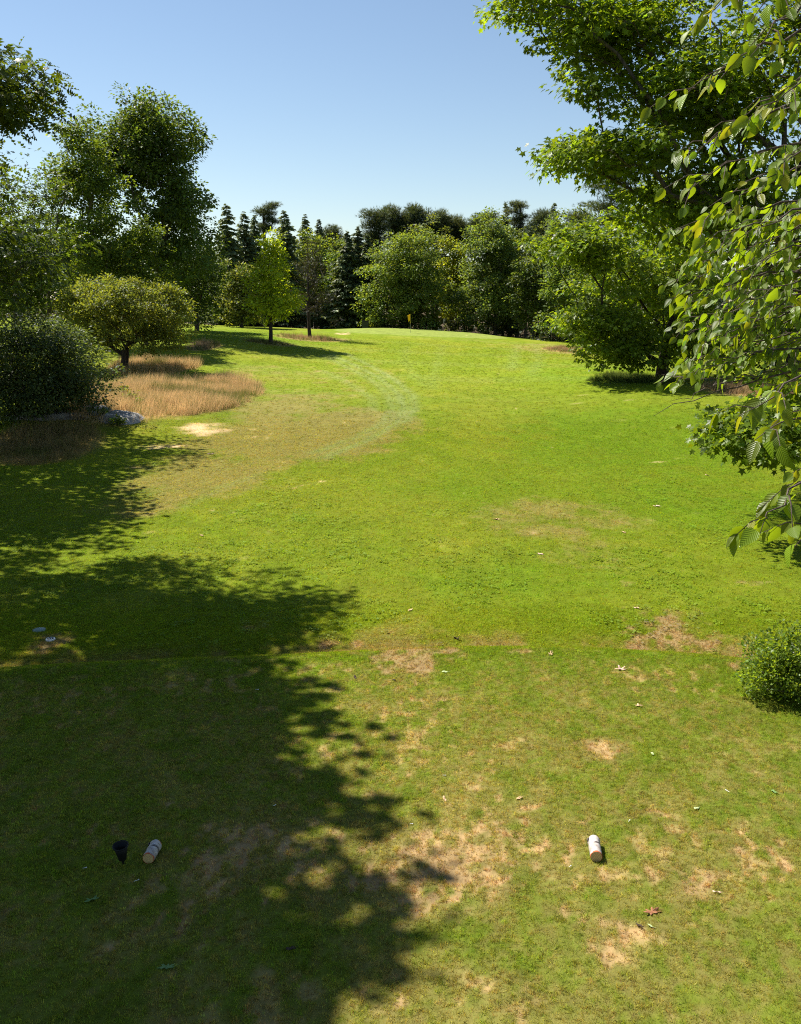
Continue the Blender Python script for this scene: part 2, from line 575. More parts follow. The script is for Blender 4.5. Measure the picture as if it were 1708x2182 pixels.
XL = lines((-600, -120, 60), (-120, -50, 5), (-50, -26, 1.0), (-26, -8, 0.5), (-8, -6, 0.2), (-6, 6.6, 0.08),
           (6.6, 9, 0.2), (9, 26, 0.5), (26, 50, 1.0), (50, 120, 5), (120, 601, 60))
YL = lines((-400, -40, 40), (-40, 4, 2), (4, 5.6, 0.2), (5.6, 15.6, 0.08), (15.6, 22, 0.12), (22, 40, 0.25),
           (40, 80, 0.45), (80, 145, 0.8), (145, 200, 5), (200, 901, 50))
GX, GY = np.meshgrid(XL, YL)
gcol, gbare = turf(GX, GY)
GZ = ground(GX, GY) - 0.012 * gbare * sstep(20, 16, GY) + 0.016 * (fbm(GX * 9, GY * 9, 91, 2) - 0.5) * sstep(26, 16, GY)
nx, ny = len(XL), len(YL)
gi = np.arange(nx * ny).reshape(ny, nx)
gf = np.stack([gi[:-1, :-1], gi[:-1, 1:], gi[1:, 1:], gi[1:, :-1]], -1).reshape(-1, 4)

m, nt, out = new_mat('turf')
b = N(nt, 'ShaderNodeBsdfPrincipled', Roughness=0.85)
b.inputs['Specular IOR Level'].default_value = 0.05
at_ = N(nt, 'ShaderNodeAttribute', attribute_name='tint')
geo = N(nt, 'ShaderNodeNewGeometry')
mpg = N(nt, 'ShaderNodeMapping'); mpg.inputs['Scale'].default_value = (1, 0.55, 1)
nt.links.new(geo.outputs['Position'], mpg.inputs[0])
nz = N(nt, 'ShaderNodeTexNoise', Scale=9.0, Detail=8.0, Roughness=0.72)
nt.links.new(mpg.outputs[0], nz.inputs['Vector'])
nzb = N(nt, 'ShaderNodeTexNoise', Scale=1.6, Detail=6.0, Roughness=0.7)
nt.links.new(mpg.outputs[0], nzb.inputs['Vector'])
ad = N(nt, 'ShaderNodeMath', operation='ADD')
nt.links.new(nz.outputs[0], ad.inputs[0]); nt.links.new(nzb.outputs[0], ad.inputs[1])
mr = N(nt, 'ShaderNodeMapRange')
mr.inputs['From Min'].default_value = 0.6; mr.inputs['From Max'].default_value = 1.4
mr.inputs['To Min'].default_value = 0.62; mr.inputs['To Max'].default_value = 1.38
nt.links.new(ad.outputs[0], mr.inputs[0])
vs = N(nt, 'ShaderNodeVectorMath', operation='SCALE')
nt.links.new(at_.outputs['Color'], vs.inputs[0]); nt.links.new(mr.outputs[0], vs.inputs['Scale'])
nt.links.new(vs.outputs[0], b.inputs['Base Color'])
bp = N(nt, 'ShaderNodeBump', Strength=0.5, Distance=0.05)
nt.links.new(nz.outputs[0], bp.inputs['Height']); nt.links.new(bp.outputs[0], b.inputs['Normal'])
nt.links.new(b.outputs[0], out.inputs[0])
M_TURF = m
under = 1 - 0.30 * (1 - gbare) * sstep(75, 40, GY)          # thatch and soil between the blades
gm = np_mesh('ground', np.stack([GX, GY, GZ], -1).reshape(-1, 3), gf, (gcol * under[..., None]).reshape(-1, 3), smooth=True)
tag(obj('ground', gm, M_TURF), 'mown golf turf with tee platform, fairway and putting green', 'ground', kind='structure')


# ------------------------------------------------------------------ scattered grass (uncountable)
def blade_set(n, spread, height, width, tilt, seed, kind='BLADE'):
    r = random.Random(seed); S = []
    for i in range(n):
        a = r.uniform(0, 6.283); d = spread * math.sqrt(r.random())
        S.append((kind, (d * math.cos(a), d * math.sin(a), 0), (r.uniform(-1.2, 1.2), abs(r.gauss(0, tilt)), r.uniform(0, 6.283)),
                  width * r.uniform(0.7, 1.3), height * r.uniform(0.55, 1.15)))
    return S


def scatter(name, P, rz, scale, tint, blades, mat, label, cat, tilt=None):
    n = len(P)
    me = bpy.data.meshes.new(name)
    me.vertices.add(n); me.vertices.foreach_set('co', np.asarray(P, np.float32).ravel())
    c = np.ones((n, 4), np.float32); c[:, :3] = tint
    a = me.attributes.new('tint', 'FLOAT_COLOR', 'POINT'); a.data.foreach_set('color', c.ravel())
    r = np.zeros((n, 3), np.float32); r[:, 2] = rz
    if tilt is not None: r[:, :2] = tilt
    a = me.attributes.new('turn', 'FLOAT_VECTOR', 'POINT'); a.data.foreach_set('vector', r.ravel())
    a = me.attributes.new('grow', 'FLOAT', 'POINT'); a.data.foreach_set('value', np.asarray(scale, np.float32))
    o = obj(name, me, mat)
    tag(o, label, cat, kind='stuff')
    g = bpy.data.node_groups.new(name, 'GeometryNodeTree')
    g.interface.new_socket('Geometry', in_out='INPUT', socket_type='NodeSocketGeometry')
    g.interface.new_socket('Geometry', in_out='OUTPUT', socket_type='NodeSocketGeometry')
    gin = g.nodes.new('NodeGroupInput'); gout = g.nodes.new('NodeGroupOutput')
    join = g.nodes.new('GeometryNodeJoinGeometry')
    tri = g.nodes.new('GeometryNodeMeshCircle'); tri.fill_type = 'NGON'
    tri.inputs['Vertices'].default_value = 3; tri.inputs['Radius'].default_value = 1.0
    shift = g.nodes.new('GeometryNodeTransform'); shift.inputs['Translation'].default_value = (0.5, 0, 0)
    g.links.new(tri.outputs[0], shift.inputs[0])
    disc = g.nodes.new('GeometryNodeMeshCircle'); disc.fill_type = 'NGON'
    disc.inputs['Vertices'].default_value = 6; disc.inputs['Radius'].default_value = 1.0
    for kind, loc, rot, w, h in blades:
        t = g.nodes.new('GeometryNodeTransform')
        t.inputs['Translation'].default_value = (loc[0], loc[1], 0.0 if kind == 'BLADE' else h)
        if kind == 'BLADE':
            t.inputs['Rotation'].default_value = (rot[0], -math.pi / 2 + rot[1], rot[2])
            t.inputs['Scale'].default_value = (h / 1.5, w / 0.87, 1)
            g.links.new(shift.outputs[0], t.inputs[0])
        else:
            t.inputs['Rotation'].default_value = (rot[0] * 0.4, rot[1] * 0.4, rot[2])
            t.inputs['Scale'].default_value = (w, w * 0.7, 1)
            g.links.new(disc.outputs[0], t.inputs[0])
        g.links.new(t.outputs[0], join.inputs[0])
    sm = g.nodes.new('GeometryNodeSetMaterial'); sm.inputs['Material'].default_value = mat
    g.links.new(join.outputs[0], sm.inputs[0])
    iop = g.nodes.new('GeometryNodeInstanceOnPoints')
    n1 = g.nodes.new('GeometryNodeInputNamedAttribute'); n1.data_type = 'FLOAT_VECTOR'; n1.inputs['Name'].default_value = 'turn'
    n2 = g.nodes.new('GeometryNodeInputNamedAttribute'); n2.data_type = 'FLOAT'; n2.inputs['Name'].default_value = 'grow'
    e2r = g.nodes.new('FunctionNodeEulerToRotation')
    g.links.new(n1.outputs[0], e2r.inputs[0])
    g.links.new(gin.outputs[0], iop.inputs['Points']); g.links.new(sm.outputs[0], iop.inputs['Instance'])
    g.links.new(e2r.outputs[0], iop.inputs['Rotation']); g.links.new(n2.outputs[0], iop.inputs['Scale'])
    g.links.new(iop.outputs[0], gout.inputs[0])
    md = o.modifiers.new('scatter', 'NODES'); md.node_group = g
    return o


def wedge(n, y0, y1, side=0.50, pad=2.0):
    """random ground points in the wedge in front of the camera, with some margin to the sides"""
    y = (y0 ** 2 + (y1 ** 2 - y0 ** 2) * RNG.random(n)) ** 0.5
    x = (RNG.random(n) * 2 - 1) * (y * side + pad)
    return x, y


def tufts(name, n, y0, y1, blades, grow, label, keep_bare=0.3, jitter=0.16, fade=1.0, bright=1.5):
    x, y = wedge(n, y0, y1)
    c, bare = turf(x, y)
    keep = RNG.random(n) > (bare * (1 - keep_bare))
    gq = ((x - GREEN_C[0]) / GREEN_C[2]) ** 2 + ((y - GREEN_C[1]) / GREEN_C[3]) ** 2
    keep &= gq > 1.0
    keep &= RNG.random(n) < sstep(y0, y0 + fade, y) * sstep(y1, y1 - 3 * fade, y)
    x, y, c = x[keep], y[keep], c[keep]
    k = len(x)
    c = c * (1 + jitter * RNG.standard_normal((k, 1))).clip(0.45, 1.7) * bright
    c *= 1 + 0.10 * RNG.standard_normal((k, 3))
    P = np.stack([x, y, ground(x, y) - 0.004], -1)
    return scatter(name, P, RNG.random(k) * 6.283, grow * (0.7 + 0.6 * RNG.random(k)), np.clip(c, 0.004, 0.6), blades, M_BLADE, label, 'grass',
                   tilt=RNG.standard_normal((k, 2)) * 0.15)


tufts('tee_grass', 440000, 4.0, 19.5, blade_set(11, 0.03, 0.030, 0.0021, 0.85, 1), 1.0, jitter=0.28, label=
      'short worn grass covering the raised tee in the foreground')
tufts('fairway_grass', 300000, 14.0, 52, blade_set(9, 0.06, 0.042, 0.006, 0.9, 2), 1.0, fade=4.0, label=
      'green fairway grass in the middle distance')
tufts('far_fairway_grass', 100000, 38, 120, blade_set(8, 0.14, 0.055, 0.013, 0.95, 3), 1.0, fade=8.0, bright=1.2, label=
      'mown grass of the far fairway and approach to the green')

# broad-leaved weeds and clover that catch the light in the near fairway
x, y = wedge(18000, 16, 40)
w = sstep(0.46, 0.66, fbm(x * 0.5, y * 0.4, 55, 3)) * sstep(15.5, 18, y) * sstep(40, 24, y)
k = RNG.random(len(x)) < w
x, y = x[k], y[k]
c, bare = turf(x, y)
c = c * np.array([1.15, 1.3, 1.7]) * (0.8 + 0.5 * RNG.random((len(x), 1)))
scatter('clover_patch', np.stack([x, y, ground(x, y)], -1), RNG.random(len(x)) * 6.28, 0.7 + 0.8 * RNG.random(len(x)), c,
        blade_set(6, 0.07, 0.04, 0.020, 0.4, 5, kind='DISC'), M_BLADE, 'broad leaved clover and weeds speckling the near fairway', 'weeds')


def zone_points(Z, n, seed):
    """points inside ground ellipses with a ragged rim"""
    xs, ys = [], []
    area = np.array([a * b for _, _, a, b in Z]); area = area / area.sum()
    for (cx, cy, a, b), s in zip(Z, area):
        k = int(n * s) + 1
        t = RNG.random(k) * 6.283; r = np.sqrt(RNG.random(k)) * 1.08
        xs.append(cx + a * r * np.cos(t)); ys.append(cy + b * r * np.sin(t))
    x = np.concatenate(xs); y = np.concatenate(ys)
    keep = RNG.random(len(x)) < zone(x, y, Z, 1.0, seed, 0.45) * (0.55 + 0.9 * fbm(x * 0.8, y * 0.5, seed + 7, 3))
    return x[keep], y[keep]


def straw(name, Z, n, h, w, label, base, seed, lean=0.25, grow=1.0, blades=12, spread=0.16, mixgreen=0.2):
    x, y = zone_points(Z, n, seed)
    k = len(x)
    patch = fbm(x * 0.5, y * 0.4, seed + 3, 3)[:, None]
    c = np.array(base)[None] * (0.75 + 0.7 * patch) * (1 + 0.18 * RNG.standard_normal((k, 1))).clip(0.5, 1.6)
    g = (RNG.random((k, 1)) < mixgreen + 0.5 * sstep(0.5, 0.35, patch))
    c = np.where(g, np.array([0.14, 0.17, 0.03]) * (0.8 + 0.4 * RNG.random((k, 1))), c)
    P = np.stack([x, y, ground(x, y) - 0.02], -1)
    tl = np.stack([RNG.normal(0, 0.2, k), RNG.normal(lean, 0.22, k)], -1)
    r = RNG.normal(0, 0.5, k)
    grow = grow * (0.45 + 1.0 * fbm(x * 0.6, y * 0.4, seed + 9, 3))
    return scatter(name, P, r, grow * (0.6 + 0.6 * RNG.random(k)), c, blade_set(blades, spread, h, w * 0.8, 0.3, seed), M_STRAW, label, 'grass', tilt=tl)


straw('tall_dry_grass', FESCUE_ZONES[:4], 24000, 0.66, 0.0075, 'tall straw coloured grass leaning around the apple tree', (0.52, 0.375, 0.185), 31)
straw('tall_dry_grass', FESCUE_ZONES[4:5], 700, 0.6, 0.012, 'grey straw tuft of tall grass right of the apple tree', (0.26, 0.2, 0.12), 31)
straw('tall_dry_grass', FESCUE_ZONES[5:6], 5000, 0.5, 0.008, 'shaded tall brown grass below the bush at the left edge', (0.22, 0.17, 0.07), 31)  # brown grass, its colour darkened further to stand in for the bush's shade
straw('tall_dry_grass', FESCUE_ZONES[6:7], 3000, 0.5, 0.011, 'dry tan grass beside the big maple at the right', (0.36, 0.25, 0.13), 31)
straw('tall_dry_grass', FESCUE_ZONES[7:8], 900, 0.4, 0.014, 'reddish dry grass strip at the far right fairway rim', (0.33, 0.22, 0.11), 31)
straw('tall_dry_grass', SAPLING_RINGS[:1], 500, 0.35, 0.012, 'unmown grass ring at the foot of the young maple', (0.14, 0.13, 0.05), 44, lean=0.05)
straw('tall_dry_grass', SAPLING_RINGS[1:], 1100, 0.5, 0.014, 'brown unmown grass ring at the foot of the lone pine', (0.28, 0.19, 0.10), 44, lean=0.05)
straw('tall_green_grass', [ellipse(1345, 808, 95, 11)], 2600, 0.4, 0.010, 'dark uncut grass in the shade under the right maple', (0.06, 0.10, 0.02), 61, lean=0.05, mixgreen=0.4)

# ------------------------------------------------------------------ trees
LEAF_QUAD = (np.array([[0, 0, 0], [0.36, 0.45, 0.06], [0, 1, -0.05], [-0.36, 0.45, 0.06]]), np.array([[0, 1, 2], [0, 2, 3]]))
LEAF_OAK = (np.array([[0, 0, 0], [0, .12, 0], [.30, .36, .05], [0, .46, 0], [.40, .66, .05], [0, .76, -.02], [.22, .90, 0], [0, 1.0, -.06],
                      [-.30, .36, .05], [-.40, .66, .05], [-.22, .90, 0]]),
            np.array([[1, 2, 3], [3, 4, 5], [5, 6, 7], [1, 3, 8], [3, 5, 9], [5, 7, 10]]))
LEAF_MAPLE = (np.array([[0, 0.05, 0], [.42, .02, .03], [.26, .28, .05], [.56, .58, .02], [.20, .58, .05], [0, 1.0, -.08],
                        [-.42, .02, .03], [-.26, .28, .05], [-.56, .58, .02], [-.20, .58, .05]]),
              np.array([[0, 1, 2], [0, 2, 4], [2, 3, 4], [0, 4, 5], [0, 7, 6], [0, 9, 7], [7, 9, 8], [0, 5, 9]]))
NEEDLES = (np.array([[-.035, 0, 0], [.035, 0, 0], [.30, .85, .1], [0.0, 1.0, .0], [-.32, .85, -.05], [.03, .8, .38], [-.03, .8, -.36]]),
           np.array([[0, 1, 2], [0, 1, 3], [0, 1, 4], [0, 1, 5], [0, 1, 6]]))
SPRAY = (np.array([[0, 0, 0], [.24, .45, -.04], [0, 1, -.22], [-.24, .45, -.04]]), np.array([[0, 1, 2], [0, 2, 3]]))


def unit(a):
    return a / np.maximum(np.linalg.norm(a, axis=-1, keepdims=True), 1e-9)


def leaf_frames(axis, normal):
    y = unit(axis)
    z = unit(normal - (normal * y).sum(-1, keepdims=True) * y)
    x = np.cross(y, z)
    return x, y, z


def leaves_geo(P, axis, normal, size, template):
    T, Fc = template
    x, y, z = leaf_frames(axis, normal)
    s = size[:, None, None]
    V = P[:, None] + s * (T[None, :, 0:1] * x[:, None] + T[None, :, 1:2] * y[:, None] + T[None, :, 2:3] * z[:, None])
    k = len(T)
    Fa = (Fc[None] + (np.arange(len(P)) * k)[:, None, None]).reshape(-1, Fc.shape[1])
    return V.reshape(-1, 3), Fa, k


def crown_tips(ells, rng, mind=0.0, shell=0.45):
    """branch ends spread through a union of lumpy ellipsoids: (centre, radii, count)"""
    out = []
    for c, r, n in ells:
        d = unit(rng.standard_normal((n, 3)))
        ph = rng.random(3) * 6.28
        lump = 1 + 0.16 * np.sin(3 * np.arctan2(d[:, 1], d[:, 0]) + ph[0]) + 0.12 * np.sin(5 * d[:, 2] + ph[1]) * np.sin(4 * d[:, 0] + ph[2])
        q = rng.random(n) ** shell
        out.append(np.asarray(c) + d * np.asarray(r) * (lump * q)[:, None])
    return np.concatenate(out)


def grow_limbs(tips, trunk, rng, flow=0.35, step=0.9, rise=1.2, sag=0.12):
    """join every tip to the nearest place on the limbs already grown"""
    nodes = [np.asarray(p, float) for p in trunk]
    par = [-1] + list(range(len(trunk) - 1))
    plen = [0.0]
    for i in range(1, len(nodes)):
        plen.append(plen[-1] + np.linalg.norm(nodes[i] - nodes[i - 1]))
    first = max(1, len(trunk) // 3)
    top = nodes[-1]
    order = np.argsort(np.linalg.norm(tips - nodes[len(nodes) // 2], axis=1) + rng.random(len(tips)) * 1.0)
    ends = []
    A = np.zeros((len(nodes) + len(tips) * 14, 3)); L = np.zeros(len(A))
    A[:len(nodes)] = nodes; L[:len(nodes)] = plen
    n = len(nodes)
    for ti in order:
        t = tips[ti]
        d = np.linalg.norm(A[first:n] - t, axis=1)
        cost = d + flow * L[first:n] + rise * np.maximum(0, A[first:n, 2] - t[2] + 0.15 * d)
        j = first + int(np.argmin(cost))
        a = A[j]; v = t - a; dist = np.linalg.norm(v)
        k = max(1, min(12, int(round(dist / step))))
        side = rng.standard_normal(3) * 0.07 * dist
        prev = j
        for i in range(1, k + 1):
            s = i / k
            p = a + v * s + side * math.sin(math.pi * s) + np.array([0, 0, sag * dist * math.sin(math.pi * s)])
            A[n] = p; L[n] = L[prev] + dist / k; par.append(prev); prev = n; n += 1
        ends.append(prev)
    return A[:n].copy(), np.array(par), np.array(ends), order


def limb_radii(A, par, ends, r_tip, power, r_base):
    w = np.zeros(len(A)); w[ends] += 1.0
    for i in range(len(A) - 1, 0, -1):
        w[par[i]] += w[i]
    w = np.maximum(w, 1)
    r = r_tip * w ** (1 / power)
    return r * (r_base / r[0])**np.clip(np.log(w) / np.log(w[0] + 1e-9), 0, 1)


def limbs_geo(A, par, r, min_r, sides):
    idx = np.array([i for i in range(1, len(A)) if r[i] >= min_r])
    if len(idx) == 0: return np.zeros((0, 3)), np.zeros((0, 4), int)
    a = A[par[idx]]; b = A[idx]
    rb = r[idx]; ra = np.minimum(r[par[idx]], rb * 1.35)
    ra = np.where(par[idx] == idx - 1, r[par[idx]], ra)
    d = unit(b - a)
    ref = np.where(np.abs(d[:, 2:3]) > 0.9, np.array([[1., 0, 0]]), np.array([[0, 0, 1.]]))
    s = unit(np.cross(d, ref)); t = np.cross(d, s)
    ang = np.arange(sides) * 2 * math.pi / sides
    ring = np.cos(ang)[None, :, None] * s[:, None] + np.sin(ang)[None, :, None] * t[:, None]
    ext = (b - a) * 0.06
    V = np.concatenate([(a - ext)[:, None] + ra[:, None, None] * ring, (b + ext)[:, None] + rb[:, None, None] * ring], 1)
    k = np.arange(sides)
    q = np.stack([k, (k + 1) % sides, sides + (k + 1) % sides, sides + k], -1)
    Fq = (q[None] + (np.arange(len(idx)) * 2 * sides)[:, None, None]).reshape(-1, 4)
    return V.reshape(-1, 3), Fq


def tints(rng, k, base, val=0.22, hue=0.12):
    c = 1.3 * np.asarray(base)[None] * (1 + val * rng.standard_normal((k, 1))).clip(0.45, 1.7)
    h = hue * rng.standard_normal((k, 1))
    return np.clip(c * (1 + np.concatenate([h, 0.3 * h, -h], 1)), 0.003, 0.7)


def lumps(c, r, n, size, count, seed, low=-0.2):
    """small uneven sprays that break up the outline of a rounded crown"""
    rng = np.random.default_rng(seed); L = []
    for i in range(n):
        d = unit(rng.standard_normal(3)); d[2] = abs(d[2]) if d[2] < low else d[2]
        s = size * rng.uniform(0.6, 1.5)
        L.append((tuple(np.asarray(c) + d * np.asarray(r) * rng.uniform(0.88, 1.16)), (s, s, s * rng.uniform(0.5, 1.3)), max(3, int(count * rng.uniform(0.5, 1.4)))))
    return L


def broadleaf(name, base, ells, seed, trunk_h, r_base, leaf=0.16, per_tip=40, clump=0.7, flat=0.55, tint=(0.07, 0.11, 0.018),
              template=LEAF_QUAD, mat=None, bark=None, r_tip=0.006, droop=0.35, up=1.0, excurrent=None, step=0.9, min_r=0.008,
              parts=0, part_name='leaf', label=None, cat='tree', group=None, shell=0.45, sag=0.12, flow=0.35, rise=1.2, tip_tint=None, outward=0.7,
              bare_tips=0.0, lean=(0, 0), patchy=0.18, sides=6):
    """tree > trunk, crown (and some single leaves); coordinates relative to the tree's foot"""
    rng = np.random.default_rng(seed)
    base = Vector(base)
    t = empty(name, base)
    tips = crown_tips(ells, rng, shell=shell)
    tips[:, 2] = np.maximum(tips[:, 2], 0.25)
    H = excurrent if excurrent else trunk_h
    kt = max(3, int(H / 1.0))
    wob = np.cumsum(rng.standard_normal((kt + 1, 2)) * 0.035 * (H / kt), 0)
    trunk = [(wob[i, 0] + lean[0] * (i / kt) - wob[0, 0], wob[i, 1] + lean[1] * (i / kt) - wob[0, 1], H * i / kt - (0.15 if i == 0 else 0)) for i in range(kt + 1)]
    A, par, ends, order = grow_limbs(tips, trunk, rng, flow=flow, step=step, sag=sag, rise=rise)
    r = limb_radii(A, par, ends, r_tip, 2.3, r_base)
    r[0] *= 1.25
    V, Fq = limbs_geo(A, par, r, min_r, sides)
    obj('trunk', np_mesh('trunk', V, Fq, smooth=True), bark or M_BARK, t)
    # leaves
    live = rng.random(len(ends)) >= bare_tips
    E = A[ends][live]
    Edir = unit(A[ends] - A[par[ends]])[live]
    cnt = np.maximum(3, (per_tip * (0.5 + rng.random(len(E)))).astype(int))
    rep = np.repeat(np.arange(len(E)), cnt)
    k = len(rep)
    off = unit(rng.standard_normal((k, 3))) * (rng.random((k, 1)) ** 0.4)
    pad = off.copy()
    off[:, 2] *= flat
    sc = clump * (0.75 + 0.5 * rng.random(len(E)))[rep][:, None]
    P = E[rep] + off * sc + Edir[rep] * 0.1
    centre = np.average(E, axis=0)
    axis = unit(off + 0.4 * Edir[rep] + 0.25 * rng.standard_normal((k, 3))) - np.array([0, 0, droop])
    normal = np.array([0, 0, up * 0.8])[None] + 0.8 * pad + outward * unit(P - centre) * 0.6 + 0.42 * rng.standard_normal((k, 3))
    size = leaf * (0.65 + 0.6 * rng.random(k))
    tt = tints(rng, k, tint)
    cl = (1 + patchy * rng.standard_normal((len(E), 1)))[rep]
    tt = tt * np.clip(cl, 0.6, 1.5)
    if tip_tint is not None:
        w = np.clip((off[:, 2:3] / flat) * 0.8 + 0.1, 0, 1) * rng.random((k, 1))
        tt = tt * (1 - w) + np.asarray(tip_tint) * w
    tt = np.clip(tt, 0.004, 0.6)
    mat = mat or M_LEAF
    chosen = np.zeros(k, bool)
    if parts:
        W = P + np.array(base)
        dx, dy, dz = W[:, 0], W[:, 1], W[:, 2] - CAM_Z
        ax = dy * _cp - dz * _sp
        uu = dx / np.maximum(ax, 0.1) * F + U0; vv = V0 - (dz * _cp + dy * _sp) / np.maximum(ax, 0.1) * F
        seen = (ax > 1) & (uu > 5) & (uu < 1703) & (vv > 5) & (vv < 2177)
        score = np.where(seen, size / ax, 0)
        ch = np.argsort(-score)[:parts]; ch = ch[score[ch] > 0]
        chosen[ch] = True
        shared = []
        for q in range(5):
            cc = np.median(tt, axis=0) * (0.7 + 0.15 * q)
            mm = np_mesh('leaf', template[0], template[1], np.repeat(cc[None], len(template[0]), 0))
            mm.materials.append(mat); shared.append(mm)
        x, y, z = leaf_frames(axis[ch], normal[ch])
        for q, i in enumerate(ch):
            o = bpy.data.objects.new(part_name, shared[q % 5]); COL.objects.link(o)
            o.parent = t
            s = float(size[i])
            o.matrix_local = Matrix(((x[q, 0] * s, y[q, 0] * s, z[q, 0] * s, P[i, 0]), (x[q, 1] * s, y[q, 1] * s, z[q, 1] * s, P[i, 1]),
                                     (x[q, 2] * s, y[q, 2] * s, z[q, 2] * s, P[i, 2]), (0, 0, 0, 1)))
    kk = ~chosen
    V, Fa, kv = leaves_geo(P[kk], axis[kk], normal[kk], size[kk], template)
    cr = obj('crown', np_mesh('crown', V, Fa, np.repeat(tt[kk], kv, 0)), mat, t)
    cr['kind'] = 'stuff'
    tag(t, label, cat, group)
    return t


def spruce(name, base, H, R, seed, tint=(0.022, 0.038, 0.016), label=None, group=None, z0=0.06, whorls=38, per=7, taper=0.8, cat='spruce'):
    rng = np.random.default_rng(seed)
    t = empty(name, base)
    mb = MB()
    mb.tube([(0, 0, -0.2), (0.05, 0, H * 0.5), (0, 0.04, H)], [H * 0.013, H * 0.008, 0.02], 6)
    mb.build('trunk', M_BARK_DARK, t, True)
    Ps, Ax, Nm, Sz = [], [], [], []
    for i in range(whorls):
        s = (i + rng.random() * 0.8) / whorls
        z = H * (z0 + (1 - z0) * s ** 0.92)
        L0 = R * (1 - (z / H)) ** taper + 0.15
        for k in range(per):
            a = rng.random() * 6.283
            z = H * (z0 + (1 - z0) * min(1.0, max(0.0, s + rng.normal(0, 0.016))) ** 0.92)
            L0 = R * (1 - (z / H)) ** taper + 0.15
            L = L0 * rng.uniform(0.55, 1.12)
            d = np.array([math.cos(a), math.sin(a), 0.0])
            m = max(4, int(L / 0.28))
            q = (np.arange(m) + 0.5) / m
            dz = -0.42 * L * q ** 1.3 + 0.22 * L * q ** 3 + 0.25 * (1 - s) * 0
            P = d[None] * (L * q)[:, None]; P[:, 2] += z + dz
            for sgn in (-1, 0, 1):
                side = np.array([-d[1], d[0], 0]) * sgn
                ax = d[None] * 0.8 + side[None] * 0.9 + np.array([0, 0, -0.28]) + rng.standard_normal((m, 3)) * 0.18
                Ps.append(P); Ax.append(ax)
                Nm.append(np.array([0, 0, 1.0]) + rng.standard_normal((m, 3)) * 0.5)
                Sz.append((0.50 + 0.55 * (1 - q) * min(1, L / 2)) * rng.uniform(0.8, 1.25, m) * min(1.0, 0.5 + L / 2.5))
    for i in range(14):
        Ps.append(np.array([[0, 0, H - 0.1 - 0.06 * i]])); a = rng.random() * 6.28
        Ax.append(np.array([[math.cos(a), math.sin(a), 0.7]])); Nm.append(np.array([[0, 0, 1.]])); Sz.append(np.array([0.32]))
    P = np.concatenate(Ps); k = len(P)
    V, Fa, kv = leaves_geo(P, np.concatenate(Ax), np.concatenate(Nm), np.concatenate(Sz), SPRAY)
    cr = obj('crown', np_mesh('crown', V, Fa, np.repeat(tints(rng, k, tint, 0.3), kv, 0)), M_NEEDLE, t)
    cr['kind'] = 'stuff'
    return tag(t, label, cat, group)


def pine(name, base, H, seed, plates, tint=(0.030, 0.048, 0.020), label=None, group=None, needle=0.42, per_tip=17, r_base=None, clump=0.75, flat=0.4, cat='pine', bark=None, **kw):
    return broadleaf(name, base, plates, seed, H * 0.9, r_base or H * 0.014, leaf=needle, per_tip=per_tip, clump=clump, flat=flat, tint=tint,
                     template=NEEDLES, mat=M_NEEDLE, bark=bark or M_BARK_DARK, r_tip=0.012, droop=-0.35, up=0.6, excurrent=H * 0.97, step=1.2, min_r=0.012,
                     label=label, cat=cat, group=group, sag=0.03, flow=0.15, rise=0.4, **kw)


def ev(base, u0, u1, v0, v1, Y, ry, n):
    """crown ellipsoid (relative to base) that spans columns u0..u1 and rows v0..v1 of the sketch at distance Y"""
    z1, z0 = height_at(v0, Y), height_at(v1, Y)
    zc = (z0 + z1) / 2
    ax = Y * _cp - (zc - CAM_Z) * _sp
    xc = ((u0 + u1) / 2 - U0) / F * ax
    return ((xc - base[0], Y - base[1], zc - base[2]), ((u1 - u0) / 2 / F * ax, ry, (z1 - z0) / 2), n)


# --- oaks on the left: they throw the shade over the tee
b = Vector((-16.3, 22.1, ground1(-16.3, 22.1)))
broadleaf('oak_tree', b, [((0.3, 0, 12.6), (5.2, 5.4, 4.2), 300), ((6.2, 0.1, 10.6), (2.1, 2.2, 0.95), 130), ((4.6, -2.0, 12.6), (2.0, 2.2, 1.3), 90), ((4.8, 0.6, 8.8), (2.4, 2.6, 1.4), 90),
                          ((-1, 0, 7.8), (5.0, 4.6, 1.6), 60)], 101, 6.5, 0.34, leaf=0.245, per_tip=50, clump=0.68, tint=(0.046, 0.068, 0.010),
          template=LEAF_OAK, mat=M_GLOSSY_LEAF, parts=300, label='tall oak whose leafy bough pokes in at the upper left corner', cat='oak', droop=0.5)
b = Vector((-15.0, 12.3, ground1(-15.0, 12.3)))
broadleaf('oak_tree', b, [((0.4, 0.6, 12.4), (5.6, 5.6, 4.0), 170), ((3.2, 1.5, 13.6), (2.6, 3.2, 2.0), 44), ((3.6, 4.6, 13.0), (2.5, 2.6, 1.7), 60), ((4.4, 0.8, 13.2), (1.9, 2.6, 1.4), 44)], 102, 6.5, 0.36, leaf=0.36, per_tip=78, clump=0.86,
          tint=(0.062, 0.088, 0.012), mat=M_GLOSSY_LEAF, label='oak beside the tee that throws the foreground shade', cat='oak', droop=0.5)
b = Vector((-20.0, 31.6, ground1(-20.0, 31.6)))
broadleaf('oak_tree', b, [((0.2, 0, 9.5), (6.4, 7.4, 4.4), 280), ((0.6, -1.0, 6.2), (4.6, 5.0, 1.6), 80)], 104, 5.0, 0.34, leaf=0.34, per_tip=90, clump=1.0,
          tint=(0.044, 0.066, 0.010), mat=M_GLOSSY_LEAF, label='oak mostly hidden beyond the left edge between two other oaks', cat='oak', droop=0.5)
b = Vector((-22.0, 42.5, ground1(-22.0, 42.5)))
